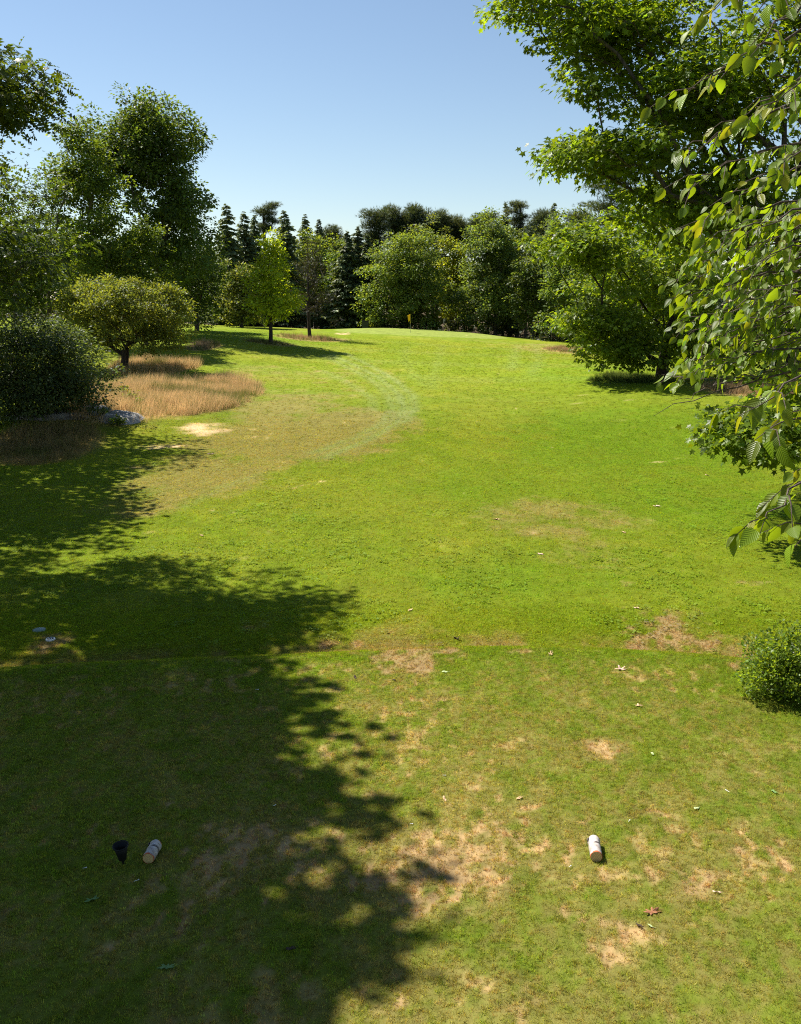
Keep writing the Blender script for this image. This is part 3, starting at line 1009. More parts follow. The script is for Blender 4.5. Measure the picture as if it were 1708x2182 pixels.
broadleaf('oak_tree', b, [((0.6, 0, 9.0), (6.3, 6.5, 4.4), 260), ((3.4, -1.5, 7.0), (3.6, 3.0, 2.0), 60), ((1.0, 0, 13.0), (4.4, 4, 2.6), 60)], 103, 5.0, 0.36, leaf=0.28, per_tip=46, clump=0.95,
          tint=(0.042, 0.066, 0.010), template=LEAF_OAK, mat=M_GLOSSY_LEAF, label='dark leafy oak at the left edge above the hawthorn bush', cat='oak', droop=0.5)

# --- hawthorn bush and apple tree
b = spot(40, 886)
broadleaf('hawthorn_bush', b, [ev(b, -140, 200, 668, 872, b.y + 1, 4.6, 300), ev(b, 60, 226, 745, 872, b.y - 0.5, 2.8, 150), ev(b, -60, 140, 790, 890, b.y - 1, 2.6, 110)] + lumps((-0.2, 0.5, 2.2), (3.6, 3.4, 1.9), 34, 0.45, 6, 6), 110, 1.2, 0.16, leaf=0.155, per_tip=52, clump=0.66,
          tint=(0.062, 0.090, 0.034), droop=0.45, label='dark drooping bush with greyish leaves at the left edge', cat='bush', rise=0.3)
b = spot(265, 790)
Y = b.y
broadleaf('apple_tree', b, [ev(b, 140, 385, 606, 735, Y, 4.4, 280), ev(b, 130, 260, 640, 740, Y, 3.4, 80), ev(b, 290, 402, 670, 756, Y, 3.2, 80)] + lumps((0.2, 0.3, 4.0), (4.1, 3.6, 1.9), 40, 0.45, 6, 7, 0.0), 111, 1.5, 0.26, leaf=0.17,
          per_tip=60, clump=0.62, tint=(0.112, 0.138, 0.032), droop=0.1, up=0.6, label='round spreading apple tree standing in tall straw grass', cat='apple tree', lean=(0.2, 0), tip_tint=(0.15, 0.17, 0.05),
          rise=0.5, bark=M_BARK_DARK)

# --- tall trees behind the apple tree
b = at(348, 96)
broadleaf('ash_tree', b, [ev(b, 205, 425, 206, 400, 96, 5.5, 280), ev(b, 300, 455, 330, 520, 96, 5.5, 120), ev(b, 240, 472, 440, 640, 96, 6.5, 150), ev(b, 195, 320, 300, 470, 97, 4, 60)], 120, 7, 0.42,
          leaf=0.33, per_tip=70, clump=1.05, flat=0.8, tint=(0.064, 0.098, 0.020), label='tallest dark tree on the left with open ribbed crown', cat='tree', droop=0.5, min_r=0.014, step=1.3)
b = at(190, 82)
broadleaf('maple_tree', b, [ev(b, 95, 262, 300, 470, 82, 4.5, 140), ev(b, 120, 290, 430, 640, 82, 5, 150), ev(b, 130, 215, 255, 330, 82, 2.2, 24)], 121, 5, 0.3, leaf=0.27, per_tip=71, clump=0.95,
          tint=(0.076, 0.112, 0.018), label='mid green maple between the left oak and the tallest tree', cat='maple', min_r=0.014, step=1.2)
b = at(312, 84)
broadleaf('maple_tree', b, [ev(b, 268, 348, 470, 560, 84, 2.2, 44), ev(b, 255, 352, 530, 660, 84, 2.6, 70)], 122, 2.5, 0.16, leaf=0.25, per_tip=68, clump=0.8,
          tint=(0.085, 0.125, 0.022), label='small light green maple right behind the apple tree', cat='maple', min_r=0.012)
b = at(420, 104)
broadleaf('maple_tree', b, [ev(b, 340, 478, 500, 690, 104, 5, 170)], 123, 2.5, 0.24, leaf=0.27, per_tip=71, clump=0.9, tint=(0.040, 0.066, 0.016),
          label='dark low crowned tree at the right foot of the tallest tree', cat='tree', min_r=0.014)
b = at(40, 66)
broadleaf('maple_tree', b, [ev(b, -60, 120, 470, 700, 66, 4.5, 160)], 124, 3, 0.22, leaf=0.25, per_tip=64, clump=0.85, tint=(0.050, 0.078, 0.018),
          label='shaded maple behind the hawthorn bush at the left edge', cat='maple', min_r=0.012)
b = at(110, 92)
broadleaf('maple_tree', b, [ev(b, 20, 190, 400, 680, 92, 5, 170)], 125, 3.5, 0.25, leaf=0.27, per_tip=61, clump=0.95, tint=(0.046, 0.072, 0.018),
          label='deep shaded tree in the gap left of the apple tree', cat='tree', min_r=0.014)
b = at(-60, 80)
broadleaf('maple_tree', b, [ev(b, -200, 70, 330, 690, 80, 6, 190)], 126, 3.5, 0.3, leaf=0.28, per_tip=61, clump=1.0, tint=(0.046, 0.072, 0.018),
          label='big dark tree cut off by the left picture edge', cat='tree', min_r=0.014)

# --- young maple and lone pine on the far fairway
b = spot(577, 732)
Y = b.y
broadleaf('young_maple', b, [ev(b, 548, 606, 494, 570, Y, 1.6, 46), ev(b, 524, 622, 545, 625, Y, 2.6, 80), ev(b, 516, 645, 600, 692, Y, 3.2, 110)], 130, 3, 0.19, leaf=0.25, per_tip=36, clump=0.66, flat=0.6,
          tint=(0.20, 0.26, 0.016), excurrent=10.5, label='bright green young maple with slim straight trunk', cat='maple', bark=M_BARK_DARK, step=1.0, min_r=0.012, flow=0.1, rise=1.0, droop=0.3)
b = spot(661, 720)
Y = b.y
pine('lone_pine', b, 10.6, 131, [ev(b, 645, 690, 512, 565, Y, 1.3, 34), ev(b, 624, 706, 545, 620, Y, 2.0, 70), ev(b, 618, 716, 600, 676, Y, 2.4, 66), ev(b, 700, 726, 680, 690, Y, 0.8, 4)],
     tint=(0.038, 0.040, 0.020), needle=0.34, per_tip=15, clump=0.5, flat=0.8, r_base=0.2, label='dark thin lone pine right of the young maple', bare_tips=0.22)

# --- the wood behind the green
def far_tree(u, Y, boxes, seed, tint, label, n=150, leaf=0.37, per=64, clump=1.05, trunk=2.5, r=0.25, ry=None, cat='tree', group=None, **kw):
    b = at(u, Y)
    E = []
    for (u0, u1, v0, v1, share) in boxes:
        uc, vc, gu, gv = (u0 + u1) / 2, (v0 + v1) / 2, (u1 - u0) * 0.56, (v1 - v0) * 0.55
        u0, u1, v0, v1 = uc - gu, uc + gu, vc - gv, vc + gv
        E.append(ev(b, u0, u1, v0, v1, Y, ry or (u1 - u0) / 2 / F * Y * 0.9, max(8, int(n * share))))
    tint = tuple(np.array(tint) * np.array([1.45, 1.45, 1.1]))
    return broadleaf('broadleaf_tree', b, E, seed, trunk, r, leaf=leaf, per_tip=per, clump=clump, tint=tint, min_r=0.02, step=1.4, label=label, cat=cat, group=group, sides=5, **kw)


far_tree(862, 134, [(788, 940, 490, 640, 1.0), (774, 940, 575, 702, 1.0)], 201, (0.080, 0.112, 0.032), 'large rounded pale green maple straight behind the flag', n=250, leaf=0.32, tip_tint=(0.12, 0.15, 0.05))
far_tree(1056, 134, [(980, 1112, 460, 610, 1.0), (962, 1110, 570, 700, 0.9)], 202, (0.064, 0.092, 0.034), 'big grey green tree with dark trunk right of the flag', n=230, leaf=0.33, clump=0.95, trunk=4)
far_tree(962, 141, [(925, 1000, 515, 690, 1.0)], 203, (0.115, 0.138, 0.026), 'yellowish green slim tree between the two big round trees', n=120)
far_tree(1135, 127, [(1098, 1178, 540, 700, 1.0)], 204, (0.052, 0.074, 0.028), 'dark narrow tree with bare trunks right of the green', n=120, trunk=4)
far_tree(1215, 121, [(1160, 1290, 500, 715, 1.0)], 205, (0.058, 0.088, 0.026), 'green leafy tree at the right end of the wood rim', n=190)
far_tree(1320, 108, [(1230, 1420, 520, 740, 1.0)], 206, (0.058, 0.086, 0.024), 'leafy tree half hidden behind the right maple', n=190)
far_tree(515, 124, [(478, 560, 560, 690, 1.0)], 207, (0.078, 0.094, 0.036), 'low olive tree just left of the young maple', n=110)
far_tree(672, 148, [(615, 728, 490, 640, 1.0)], 208, (0.080, 0.110, 0.030), 'rounded light green tree above the lone pine', n=130)
far_tree(722, 141, [(692, 760, 545, 690, 1.0)], 209, (0.056, 0.088, 0.024), 'mid green tree right of the lone pine', n=110)
far_tree(925, 156, [(820, 1010, 478, 620, 1.0)], 210, (0.070, 0.090, 0.032), 'olive tree top showing over the round maple', n=150)
far_tree(1240, 142, [(1150, 1330, 450, 640, 1.0)], 211, (0.050, 0.072, 0.026), 'dark green tree behind the right end of the wood', n=170)
far_tree(1400, 128, [(1300, 1520, 400, 690, 1.0)], 212, (0.046, 0.068, 0.022), 'dark tall tree in the wood behind the right maple', n=190)
far_tree(470, 132, [(420, 520, 590, 690, 1.0)], 213, (0.050, 0.074, 0.026), 'low dark tree at the wood rim left of the olive tree', n=100)
far_tree(1120, 150, [(1040, 1180, 478, 640, 1.0)], 214, (0.058, 0.078, 0.034), 'greyish tree behind the big tree right of the flag', n=140)
far_tree(760, 152, [(715, 800, 515, 640, 1.0)], 215, (0.070, 0.100, 0.030), 'pale green tree top left of the dark spruces', n=90)

SP = 'tall dark spruce in the wood behind the lone pine and young maple'
for i, (u, Y, vt, R, tn, lb) in enumerate([
        (492, 140, 433, 3.0, 1.0, 'leftmost tall spruce beside the tallest left tree'),
        (528, 146, 450, 2.8, 0.9, 'second tall spruce from the left in the far wood'),
        (550, 150, 458, 2.4, 1.1, 'short topped spruce just left of the umbrella shaped pine'),
        (612, 142, 447, 3.2, 1.0, 'broad dark spruce right of the umbrella shaped pine'),
        (655, 158, 456, 2.6, 0.9, 'pointed spruce standing alone against the sky, taller of two'),
        (684, 158, 467, 2.2, 0.9, 'pointed spruce standing alone against the sky, shorter of two'),
        (718, 160, 487, 2.0, 0.9, 'tiny distant spruce tip in the dip of the tree line'),
        (742, 138, 492, 2.6, 0.8, 'dark spruce left of the round maple, leftmost of three'),
        (764, 140, 482, 2.6, 0.8, 'dark spruce left of the round maple, middle of three'),
        (784, 139, 498, 2.4, 0.8, 'dark spruce left of the round maple, rightmost of three'),
        (1072, 156, 432, 2.4, 1.0, 'dark spruce top left of the right hand umbrella pine'),
        (1172, 152, 431, 2.8, 1.0, 'dark spruce top right of the right hand umbrella pine')]):
    b = at(u, Y)
    spruce('spruce_tree', b, height_at(vt, Y) - b.z, R * 1.7, 300 + i, tint=np.array([0.108, 0.142, 0.062]) * tn, label=lb, group='spruces in the far wood', whorls=40, per=7)


def far_pine(u, Y, vt, plates, seed, label, tint=(0.060, 0.082, 0.034), **kw):
    b = at(u, Y)
    kw.setdefault('clump', 0.95); kw.setdefault('flat', 0.6)
    pine('pine_tree', b, height_at(vt + 8, Y) - b.z, seed, [ev(b, *q[:4], Y, (q[1] - q[0]) / 2 / F * Y, q[4]) for q in plates], tint=tint, label=label, group='pines over the far wood', **kw)


def clumps(u, vt, w, depth, n, seed, flat=0.5, lopsided=0.0):
    """irregular foliage clumps round a pine's upper stem, in sketch units"""
    r = random.Random(seed); L = []
    for i in range(n):
        t = (i + r.random() * 0.7) / n
        hw = w * (0.45 + 0.75 * math.sin(math.pi * min(1, 0.18 + t * 0.75))) * r.uniform(0.75, 1.15)
        uc = u + r.uniform(-0.6, 0.6) * hw + lopsided * w * t
        vc = vt + depth * t + 4
        L.append((uc - hw * 0.62, uc + hw * 0.62, vc - hw * flat * 0.5, vc + hw * flat * 0.5, int(9 + min(hw, 34) * 0.8)))
    return L


far_pine(571, 152, 430, clumps(572, 432, 24, 60, 9, 1, 0.32), 320, 'umbrella shaped pine rising over the spruces on the left', needle=0.45, clump=0.7, flat=0.4)
far_pine(803, 154, 445, clumps(803, 448, 24, 90, 11, 2, 0.7), 321, 'leftmost dark bushy pine on the skyline behind the flag', needle=0.58)
far_pine(840, 158, 442, clumps(840, 446, 28, 60, 11, 3, 0.8), 322, 'second bushy pine on the skyline behind the flag', needle=0.58)
far_pine(885, 158, 440, clumps(885, 442, 32, 66, 12, 4, 0.8), 323, 'highest bushy pine on the skyline behind the flag', needle=0.58)
far_pine(930, 158, 450, clumps(930, 454, 24, 60, 10, 5, 0.8), 324, 'rightmost bushy pine on the skyline behind the flag', needle=0.58)
far_pine(1102, 150, 423, clumps(1102, 426, 26, 70, 8, 6, 0.28), 325, 'umbrella pine on the right skyline between two spruces', tint=(0.070, 0.090, 0.036), needle=0.45, clump=0.7, flat=0.4)
far_pine(1040, 158, 455, clumps(1040, 458, 32, 60, 10, 7, 0.8), 326, 'low dark pine left of the right hand skyline trees', needle=0.58)
far_pine(988, 162, 470, clumps(988, 474, 34, 50, 10, 8, 0.8), 327, 'olive pine at the lowest point of the right skyline', tint=(0.070, 0.090, 0.034), needle=0.58)
far_pine(1325, 112, 330, clumps(1315, 345, 62, 150, 16, 9, 0.26, -0.15), 328, 'layered white pine peeking out behind the right maple', tint=(0.066, 0.090, 0.034), needle=0.42, clump=0.75, flat=0.3)
far_pine(1228, 146, 452, clumps(1228, 456, 40, 100, 12, 10, 0.7), 329, 'soft green pine left of the layered white pine', tint=(0.070, 0.094, 0.036), needle=0.58)
far_pine(1150, 158, 448, clumps(1150, 452, 30, 80, 11, 11, 0.8), 330, 'dark pine just left of the right hand spruce top', needle=0.58)
far_pine(965, 160, 462, clumps(962, 466, 28, 60, 10, 12, 0.8), 331, 'low pine right of the bushy skyline pines', tint=(0.070, 0.090, 0.034), needle=0.58)
far_pine(705, 160, 482, clumps(705, 486, 26, 70, 10, 13, 0.8), 332, 'low pine in the skyline dip right of the two pointed spruces', needle=0.58)

# undergrowth along the wood's rim
def shrub(u, Y, vt, vb, w, seed, tint, label, n=40, leaf=0.26, per=34, group='shrubs along the wood rim'):
    b = at(u, Y)
    return broadleaf('woodland_shrub', b, [ev(b, u - w, u + w, vt, vb + 6, Y, w / F * Y * 0.8, n)], seed, 0.6, 0.06, leaf=leaf, per_tip=per, clump=0.6, tint=tint, min_r=0.012,
                     label=label, cat='shrub', group=group, rise=0.2)


for i, (u, Y, vt, vb, w, tn, lb) in enumerate([
        (498, 134, 668, 692, 26, (0.060, 0.085, 0.026), 'low shrub at the wood rim left of the young maple'),
        (546, 138, 662, 692, 28, (0.045, 0.060, 0.024), 'dark shrub directly behind the young maple'),
        (612, 140, 668, 698, 30, (0.048, 0.060, 0.028), 'brownish shrub between young maple and lone pine'),
        (690, 140, 664, 700, 32, (0.042, 0.060, 0.022), 'dark shrub behind the foot of the lone pine'),
        (748, 138, 668, 700, 26, (0.050, 0.070, 0.026), 'dark shrub left of the litter bin'),
        (806, 133, 680, 702, 24, (0.105, 0.135, 0.035), 'bright weedy shrub right of the litter bin'),
        (918, 134, 672, 702, 17, (0.110, 0.150, 0.025), 'small bright sapling behind the putting green'),
        (985, 137, 672, 705, 40, (0.034, 0.046, 0.020), 'dark shrub behind the right half of the putting green'),
        (1090, 134, 680, 712, 34, (0.034, 0.046, 0.020), 'dark shrub right of the putting green mound'),
        (1180, 122, 690, 728, 44, (0.036, 0.050, 0.020), 'dark shrub at the right rim of the fairway'),
        (1290, 108, 700, 745, 60, (0.040, 0.060, 0.020), 'shrub behind the low boughs of the right maple'),
        (420, 122, 660, 688, 40, (0.040, 0.058, 0.020), 'dark shrub on the crest right of the apple tree'),
        (300, 108, 668, 706, 70, (0.036, 0.052, 0.018), 'dark shrub behind the trunk of the apple tree'),
        (150, 96, 660, 720, 70, (0.036, 0.052, 0.018), 'dark shrub between apple tree and hawthorn bush'),
        (880, 137, 670, 702, 26, (0.040, 0.056, 0.022), 'dark shrub under the large round maple')]):
    shrub(u, Y, vt, vb, w, 400 + i, tn, lb)

# the deep of the wood reads as one mass
rng = np.random.default_rng(500)
k = 30000
X = rng.uniform(-110, 105, k); Yy = rng.uniform(160, 200, k)
X = np.where(rng.random(k) < 0.25, rng.uniform(-120, -48, k), X)
top = 11.5 + 3.0 * (fbm(X * 0.16, Yy * 0.05, 77, 3) - 0.5) * 2 + np.clip(-X - 35, 0, 30) * 0.12
Z = ground(X, Yy) + top * rng.random(k) ** 0.75
P = np.stack([X, Yy, Z], -1)
V, Fa, kv = leaves_geo(P, rng.standard_normal((k, 3)) - np.array([0, 0, .3]), np.array([0, -0.5, 1.0]) + 0.7 * rng.standard_normal((k, 3)), rng.uniform(0.8, 1.5, k), LEAF_QUAD)
tag(obj('far_wood', np_mesh('far_wood', V, Fa, np.repeat(tints(rng, k, (0.036, 0.052, 0.022), 0.3), kv, 0)), M_LEAF), 'distant dark wood closing the view behind the tree rows', 'wood', kind='stuff')

# --- maples on the right
b = Vector((14.2, 30.0, ground1(14.2, 30.0)))
broadleaf('maple_tree', b, [
    ev(b, 1130, 1480, -40, 110, 33, 4.0, 150), ev(b, 1040, 1200, -60, 40, 33, 2.6, 44), ev(b, 1195, 1300, 165, 215, 31, 1.2, 16), ev(b, 1300, 1708, 60, 330, 32, 4.5, 300), ev(b, 1180, 1420, 20, 150, 32.5, 3.0, 90),
    ev(b, 1160, 1420, 285, 375, 31, 2.8, 110), ev(b, 1340, 1700, 330, 540, 32, 4.5, 210), ev(b, 1560, 1950, -250, 300, 31, 5, 190), ev(b, 1560, 1960, 250, 640, 31, 4.5, 150),
    ((-0.2, 0, 18.5), (6.5, 6, 4.0), 120), ev(b, 1518, 1730, 870, 975, 23.5, 1.6, 90), ev(b, 1640, 1830, 780, 940, 24.5, 1.8, 60)], 140, 4.5, 0.42,
    leaf=0.18, per_tip=33, clump=0.72, flat=0.45, tint=(0.090, 0.138, 0.012), template=LEAF_MAPLE, mat=M_GLOSSY_LEAF, parts=300,
    label='large near maple filling the upper right corner', cat='maple', droop=0.45, rise=0.7, sag=0.08)
b = spot(1411, 806)
Y = b.y
broadleaf('maple_tree', b, [
    ev(b, 1138, 1330, 475, 570, Y - 3, 3.5, 120), ev(b, 1220, 1560, 500, 660, Y - 1, 5.5, 190), ev(b, 1180, 1340, 650, 715, Y - 3, 3.2, 80), ev(b, 1230, 1420, 690, 780, Y - 2, 4.0, 110),
    ev(b, 1340, 1620, 640, 785, Y, 5.5, 150), ev(b, 1320, 1640, 370, 550, Y + 2, 6, 190)], 141, 3.0, 0.4,
    leaf=0.26, per_tip=38, clump=0.9, flat=0.42, tint=(0.100, 0.148, 0.014), template=LEAF_MAPLE, mat=M_GLOSSY_LEAF, parts=0,
    label='spreading maple with low boughs and dark trunk on the right', cat='maple', droop=0.45, rise=0.6, sag=0.08, step=1.2, min_r=0.012, bark=M_BARK_DARK)
b = at(1680, 62)
broadleaf('maple_tree', b, [ev(b, 1560, 1860, 560, 800, 62, 5, 150)], 142, 3, 0.3, leaf=0.26, per_tip=40, clump=0.95, tint=(0.060, 0.095, 0.016),
          label='leafy tree behind the birch twigs at the right edge', cat='tree', min_r=0.012)

# --- the round shrub beside the tee
b = spot(1704, 1492)
tee_shrub = broadleaf('evergreen_shrub', b, [((0.15, 0.1, 0.42), (0.85, 0.8, 0.44), 210), ((0.75, 0.2, 0.62), (0.8, 0.8, 0.42), 90), ((0.0, 0.25, 0.86), (0.26, 0.26, 0.20), 22), ((-0.15, 0.0, 0.95), (0.5, 0.4, 0.16), 14), ((-0.7, -0.1, 0.35), (0.25, 0.4, 0.25), 16), ((-0.45, -0.1, 0.62), (0.28, 0.3, 0.2), 24), ((0.4, -0.3, 0.85), (0.3, 0.3, 0.18), 24), ((0.5, -0.7, 0.3), (0.4, 0.3, 0.25), 30)] + lumps((0.2, 0.1, 0.5), (0.85, 0.8, 0.5), 26, 0.11, 6, 5), 150, 0.25, 0.03, leaf=0.06, per_tip=44, clump=0.16, flat=1.0,
          tint=(0.115, 0.175, 0.020), mat=M_GLOSSY_LEAF, r_tip=0.002, min_r=0.002, step=0.2, label='dense rounded green shrub beside the tee at the right edge', cat='shrub', rise=0.2, tip_tint=(0.16, 0.20, 0.05), up=0.6, droop=0.0)

tee_shrub.scale = (0.88, 0.88, 0.84)

# ------------------------------------------------------------------ birch with drooping twigs close to the camera
rows = np.linspace(0, 1, 12)
wid = np.interp(rows, [0, .07, .2, .35, .5, .65, .8, .92, 1], [0.01, .15, .27, .31, .29, .225, .135, .055, .0])
bv, bf = [], []
for i, (t, w) in enumerate(zip(rows, wid)):
    w = w + (0.018 if i % 2 else -0.008) * (0 < i < 11)
    zc = -0.16 * t * t
    bv += [(-w, t - 0.02 * (i % 2), zc + 0.30 * w), (0, t, zc), (w, t - 0.02 * (i % 2), zc + 0.30 * w)]
for i in range(11):
    a = i * 3
    bf += [(a, a + 1, a + 4), (a, a + 4, a + 3), (a + 1, a + 2, a + 5), (a + 1, a + 5, a + 4)]
LEAF_BIRCH = (np.array(bv), np.array(bf))

m, nt, out = new_mat('birch_bark')
b = N(nt, 'ShaderNodeBsdfPrincipled', Roughness=0.6)
tc = N(nt, 'ShaderNodeTexCoord')
mp = N(nt, 'ShaderNodeMapping'); mp.inputs['Scale'].default_value = (5, 5, 34)
nt.links.new(tc.outputs['Object'], mp.inputs[0])
n1 = N(nt, 'ShaderNodeTexNoise', Scale=1.5, Detail=4.0, Roughness=0.6); nt.links.new(mp.outputs[0], n1.inputs['Vector'])
n2 = N(nt, 'ShaderNodeTexNoise', Scale=14.0, Detail=5.0); nt.links.new(tc.outputs['Object'], n2.inputs['Vector'])
c1 = N(nt, 'ShaderNodeValToRGB')
c1.color_ramp.elements[0].position = 0.57; c1.color_ramp.elements[0].color = (0, 0, 0, 1)
c1.color_ramp.elements[1].position = 0.62; c1.color_ramp.elements[1].color = (1, 1, 1, 1)
nt.links.new(n1.outputs[0], c1.inputs[0])
c2 = N(nt, 'ShaderNodeValToRGB')
c2.color_ramp.elements[0].position = 0.3; c2.color_ramp.elements[0].color = (0.28, 0.23, 0.19, 1)
c2.color_ramp.elements[1].position = 0.6; c2.color_ramp.elements[1].color = (0.46, 0.42, 0.38, 1)
nt.links.new(n2.outputs[0], c2.inputs[0])
mx = N(nt, 'ShaderNodeMixRGB'); mx.inputs[2].default_value = (0.06, 0.045, 0.04, 1)
nt.links.new(c1.outputs[0], mx.inputs[0]); nt.links.new(c2.outputs[0], mx.inputs[1]); nt.links.new(mx.outputs[0], b.inputs['Base Color'])
bp = N(nt, 'ShaderNodeBump', Strength=0.35, Distance=0.01); nt.links.new(n2.outputs[0], bp.inputs['Height']); nt.links.new(bp.outputs[0], b.inputs['Normal'])
nt.links.new(b.outputs[0], out.inputs[0])
M_BIRCH_BARK = m

rnd = random.Random(77)
BB = Vector((4.9, 6.4, ground1(4.9, 6.4)))
birch = empty('birch_tree', BB)
tag(birch, 'birch whose drooping leafy twigs hang close at the right edge', 'birch')
tr_pts = [Vector((0, 0, -0.2)), Vector((-0.1, -0.15, 2.2)), Vector((0.05, -0.35, 4.4)), Vector((-0.05, -0.45, 6.6)), Vector((0.1, -0.5, 8.6)), Vector((0.1, -0.45, 10.6))]
MB().tube(tr_pts, [0.14, 0.115, 0.095, 0.075, 0.05, 0.02], 10).build('trunk', M_BIRCH_BARK, birch, True)

LP, LA, LN, LS = [], [], [], []


def bez(a, b_, c, t):
    return a * (1 - t) ** 2 + b_ * 2 * t * (1 - t) + c * t * t


def hang_leaf(p, out, size):
    ax = Vector((out.x * 0.55 + rnd.gauss(0, 0.28), out.y * 0.4 + rnd.gauss(0, 0.28), -0.75 + rnd.gauss(0, 0.25)))
    nm = Vector((rnd.gauss(-0.25, 0.75), rnd.gauss(-0.45, 0.7), rnd.gauss(0.7, 0.5)))
    LP.append(tuple(p)); LA.append(tuple(ax)); LN.append(tuple(nm)); LS.append(size)


def birch_branch(tip, root, leaf_len, n_twigs, leafy=1.0, start=0.12, thick=0.009, kink=0.25):
    """branch > twig; tip and root in world coordinates"""
    leaf_size = leaf_len * 0.76
    tip = tip - BB; root = root - BB
    # the limb starts at the trunk
    zt = max(0.8, min(10.0, root.z + 0.2))
    kk = min(4, int((zt + 0.2) / 2.2)); f = ((zt + 0.2) - [0, 2.4, 4.6, 6.8, 8.8][kk]) / 2.2
    tp = tr_pts[kk].lerp(tr_pts[kk + 1], max(0, min(1, f)))
    mid = root.lerp(tip, 0.45) + Vector((0, 0, kink * (root - tip).length * 0.5))
    pts = [tp.lerp(root, q / 4) + Vector((0, 0, 0.05 * math.sin(q / 4 * 3.14))) for q in range(4)]
    n0 = len(pts)
    for q in range(10):
        pts.append(bez(root, mid, tip, q / 9) + Vector((rnd.gauss(0, .012), rnd.gauss(0, .012), rnd.gauss(0, .012))))
    rad = [thick * (2.4 - 1.4 * i / n0) for i in range(n0)] + [thick * (1 - 0.85 * q / 9) for q in range(10)]
    br = MB().tube(pts, rad, 6).build('branch', M_TWIG, birch, True)
    tw = MB()
    d_all = (tip - root).normalized()
    for j in range(n_twigs):
        t = start + (1 - start) * (j + 0.5) / n_twigs
        p = bez(root, mid, tip, t)
        side = Vector((-d_all.y, d_all.x, 0)).normalized() * (1 if j % 2 else -1)
        L = rnd.uniform(0.10, 0.24)
        d = (d_all * 0.7 + side * rnd.uniform(0.4, 0.9) + Vector((0, 0, rnd.uniform(-0.35, 0.15)))).normalized()
        q1 = p + d * L * 0.5 + Vector((0, 0, 0.01)); q2 = p + d * L + Vector((0, 0, -0.18 * L))
        tw.tube([p, q1, q2], [0.0032, 0.0024, 0.0015], 4)
        for s in (0.2, 0.45, 0.7, 0.9, 1.0):
            if rnd.random() > leafy: continue
            pp = p.lerp(q1, s * 2) if s < 0.5 else q1.lerp(q2, s * 2 - 1)
            hang_leaf(pp, d, leaf_size * rnd.uniform(0.5, 1.05))
        if rnd.random() < leafy: hang_leaf(p, d_all, leaf_size * rnd.uniform(0.7, 1.2))
    if n_twigs: tw.build('twig', M_TWIG, br)
    if leafy > 0.2: hang_leaf(tip, d_all, leaf_size)


for (u, v, dist, ru, rv, ls, ntw, lf) in [
        (1505, 35, 4.5, 1780, -120, 0.105, 7, 0.62), (1600, 120, 4.3, 1820, -60, 0.105, 7, 0.62), (1465, 200, 4.4, 1800, 60, 0.10, 9, 0.62),
        (1640, 10, 4.0, 1850, -160, 0.10, 6, 0.62), (1560, 270, 4.5, 1800, 150, 0.10, 7, 0.62), (1452, 330, 4.7, 1790, 220, 0.10, 10, 0.62),
        (1465, 400, 4.8, 1800, 300, 0.10, 10, 0.7), (1495, 470, 4.9, 1820, 340, 0.10, 10, 0.7), (1620, 380, 4.3, 1850, 290, 0.10, 7, 0.9),
        (1640, 230, 4.2, 1850, 120, 0.10, 7, 0.9),
        (1582, 890, 4.0, 1820, 780, 0.125, 5, 0.7), (1614, 940, 3.9, 1850, 830, 0.13, 4, 0.7),
        (1612, 1130, 3.5, 1830, 970, 0.11, 5, 0.9), (1694, 1160, 3.6, 1860, 1010, 0.11, 3, 0.8)]:
    birch_branch(at3(u, v, dist), at3(ru, rv, dist + 0.7), ls, ntw, lf)
for i in range(13):                                              # the denser spray lower down, a little farther off
    v = 505 + i * 26 + rnd.uniform(-8, 8)
    u = 1425 + rnd.uniform(-8, 50) + (20 if i % 2 else 0)
    dist = rnd.uniform(5.3, 6.3)
    birch_branch(at3(u, v, dist), at3(1830, v - rnd.uniform(40, 110), dist + 0.6), 0.098, 14, 0.95, start=0.05)
for i in range(9):
    v = 500 + i * 38 + rnd.uniform(-8, 8)
    dist = rnd.uniform(4.9, 5.8)
    birch_branch(at3(1545 + rnd.uniform(-20, 60), v, dist), at3(1850, v - rnd.uniform(40, 110), dist + 0.4), 0.095, 9, 0.95, start=0.05)
birch_branch(at3(1384, 884, 5.2), at3(1790, 770, 5.6), 0.09, 0, 0.0, thick=0.008, kink=0.1)          # bare twigs
birch_branch(at3(1415, 800, 5.3), at3(1690, 800, 5.5), 0.09, 3, 0.25, thick=0.005, kink=-0.1)
birch_branch(at3(1420, 858, 5.2), at3(1530, 815, 5.3), 0.09, 0, 0.0, thick=0.004, kink=-0.1)

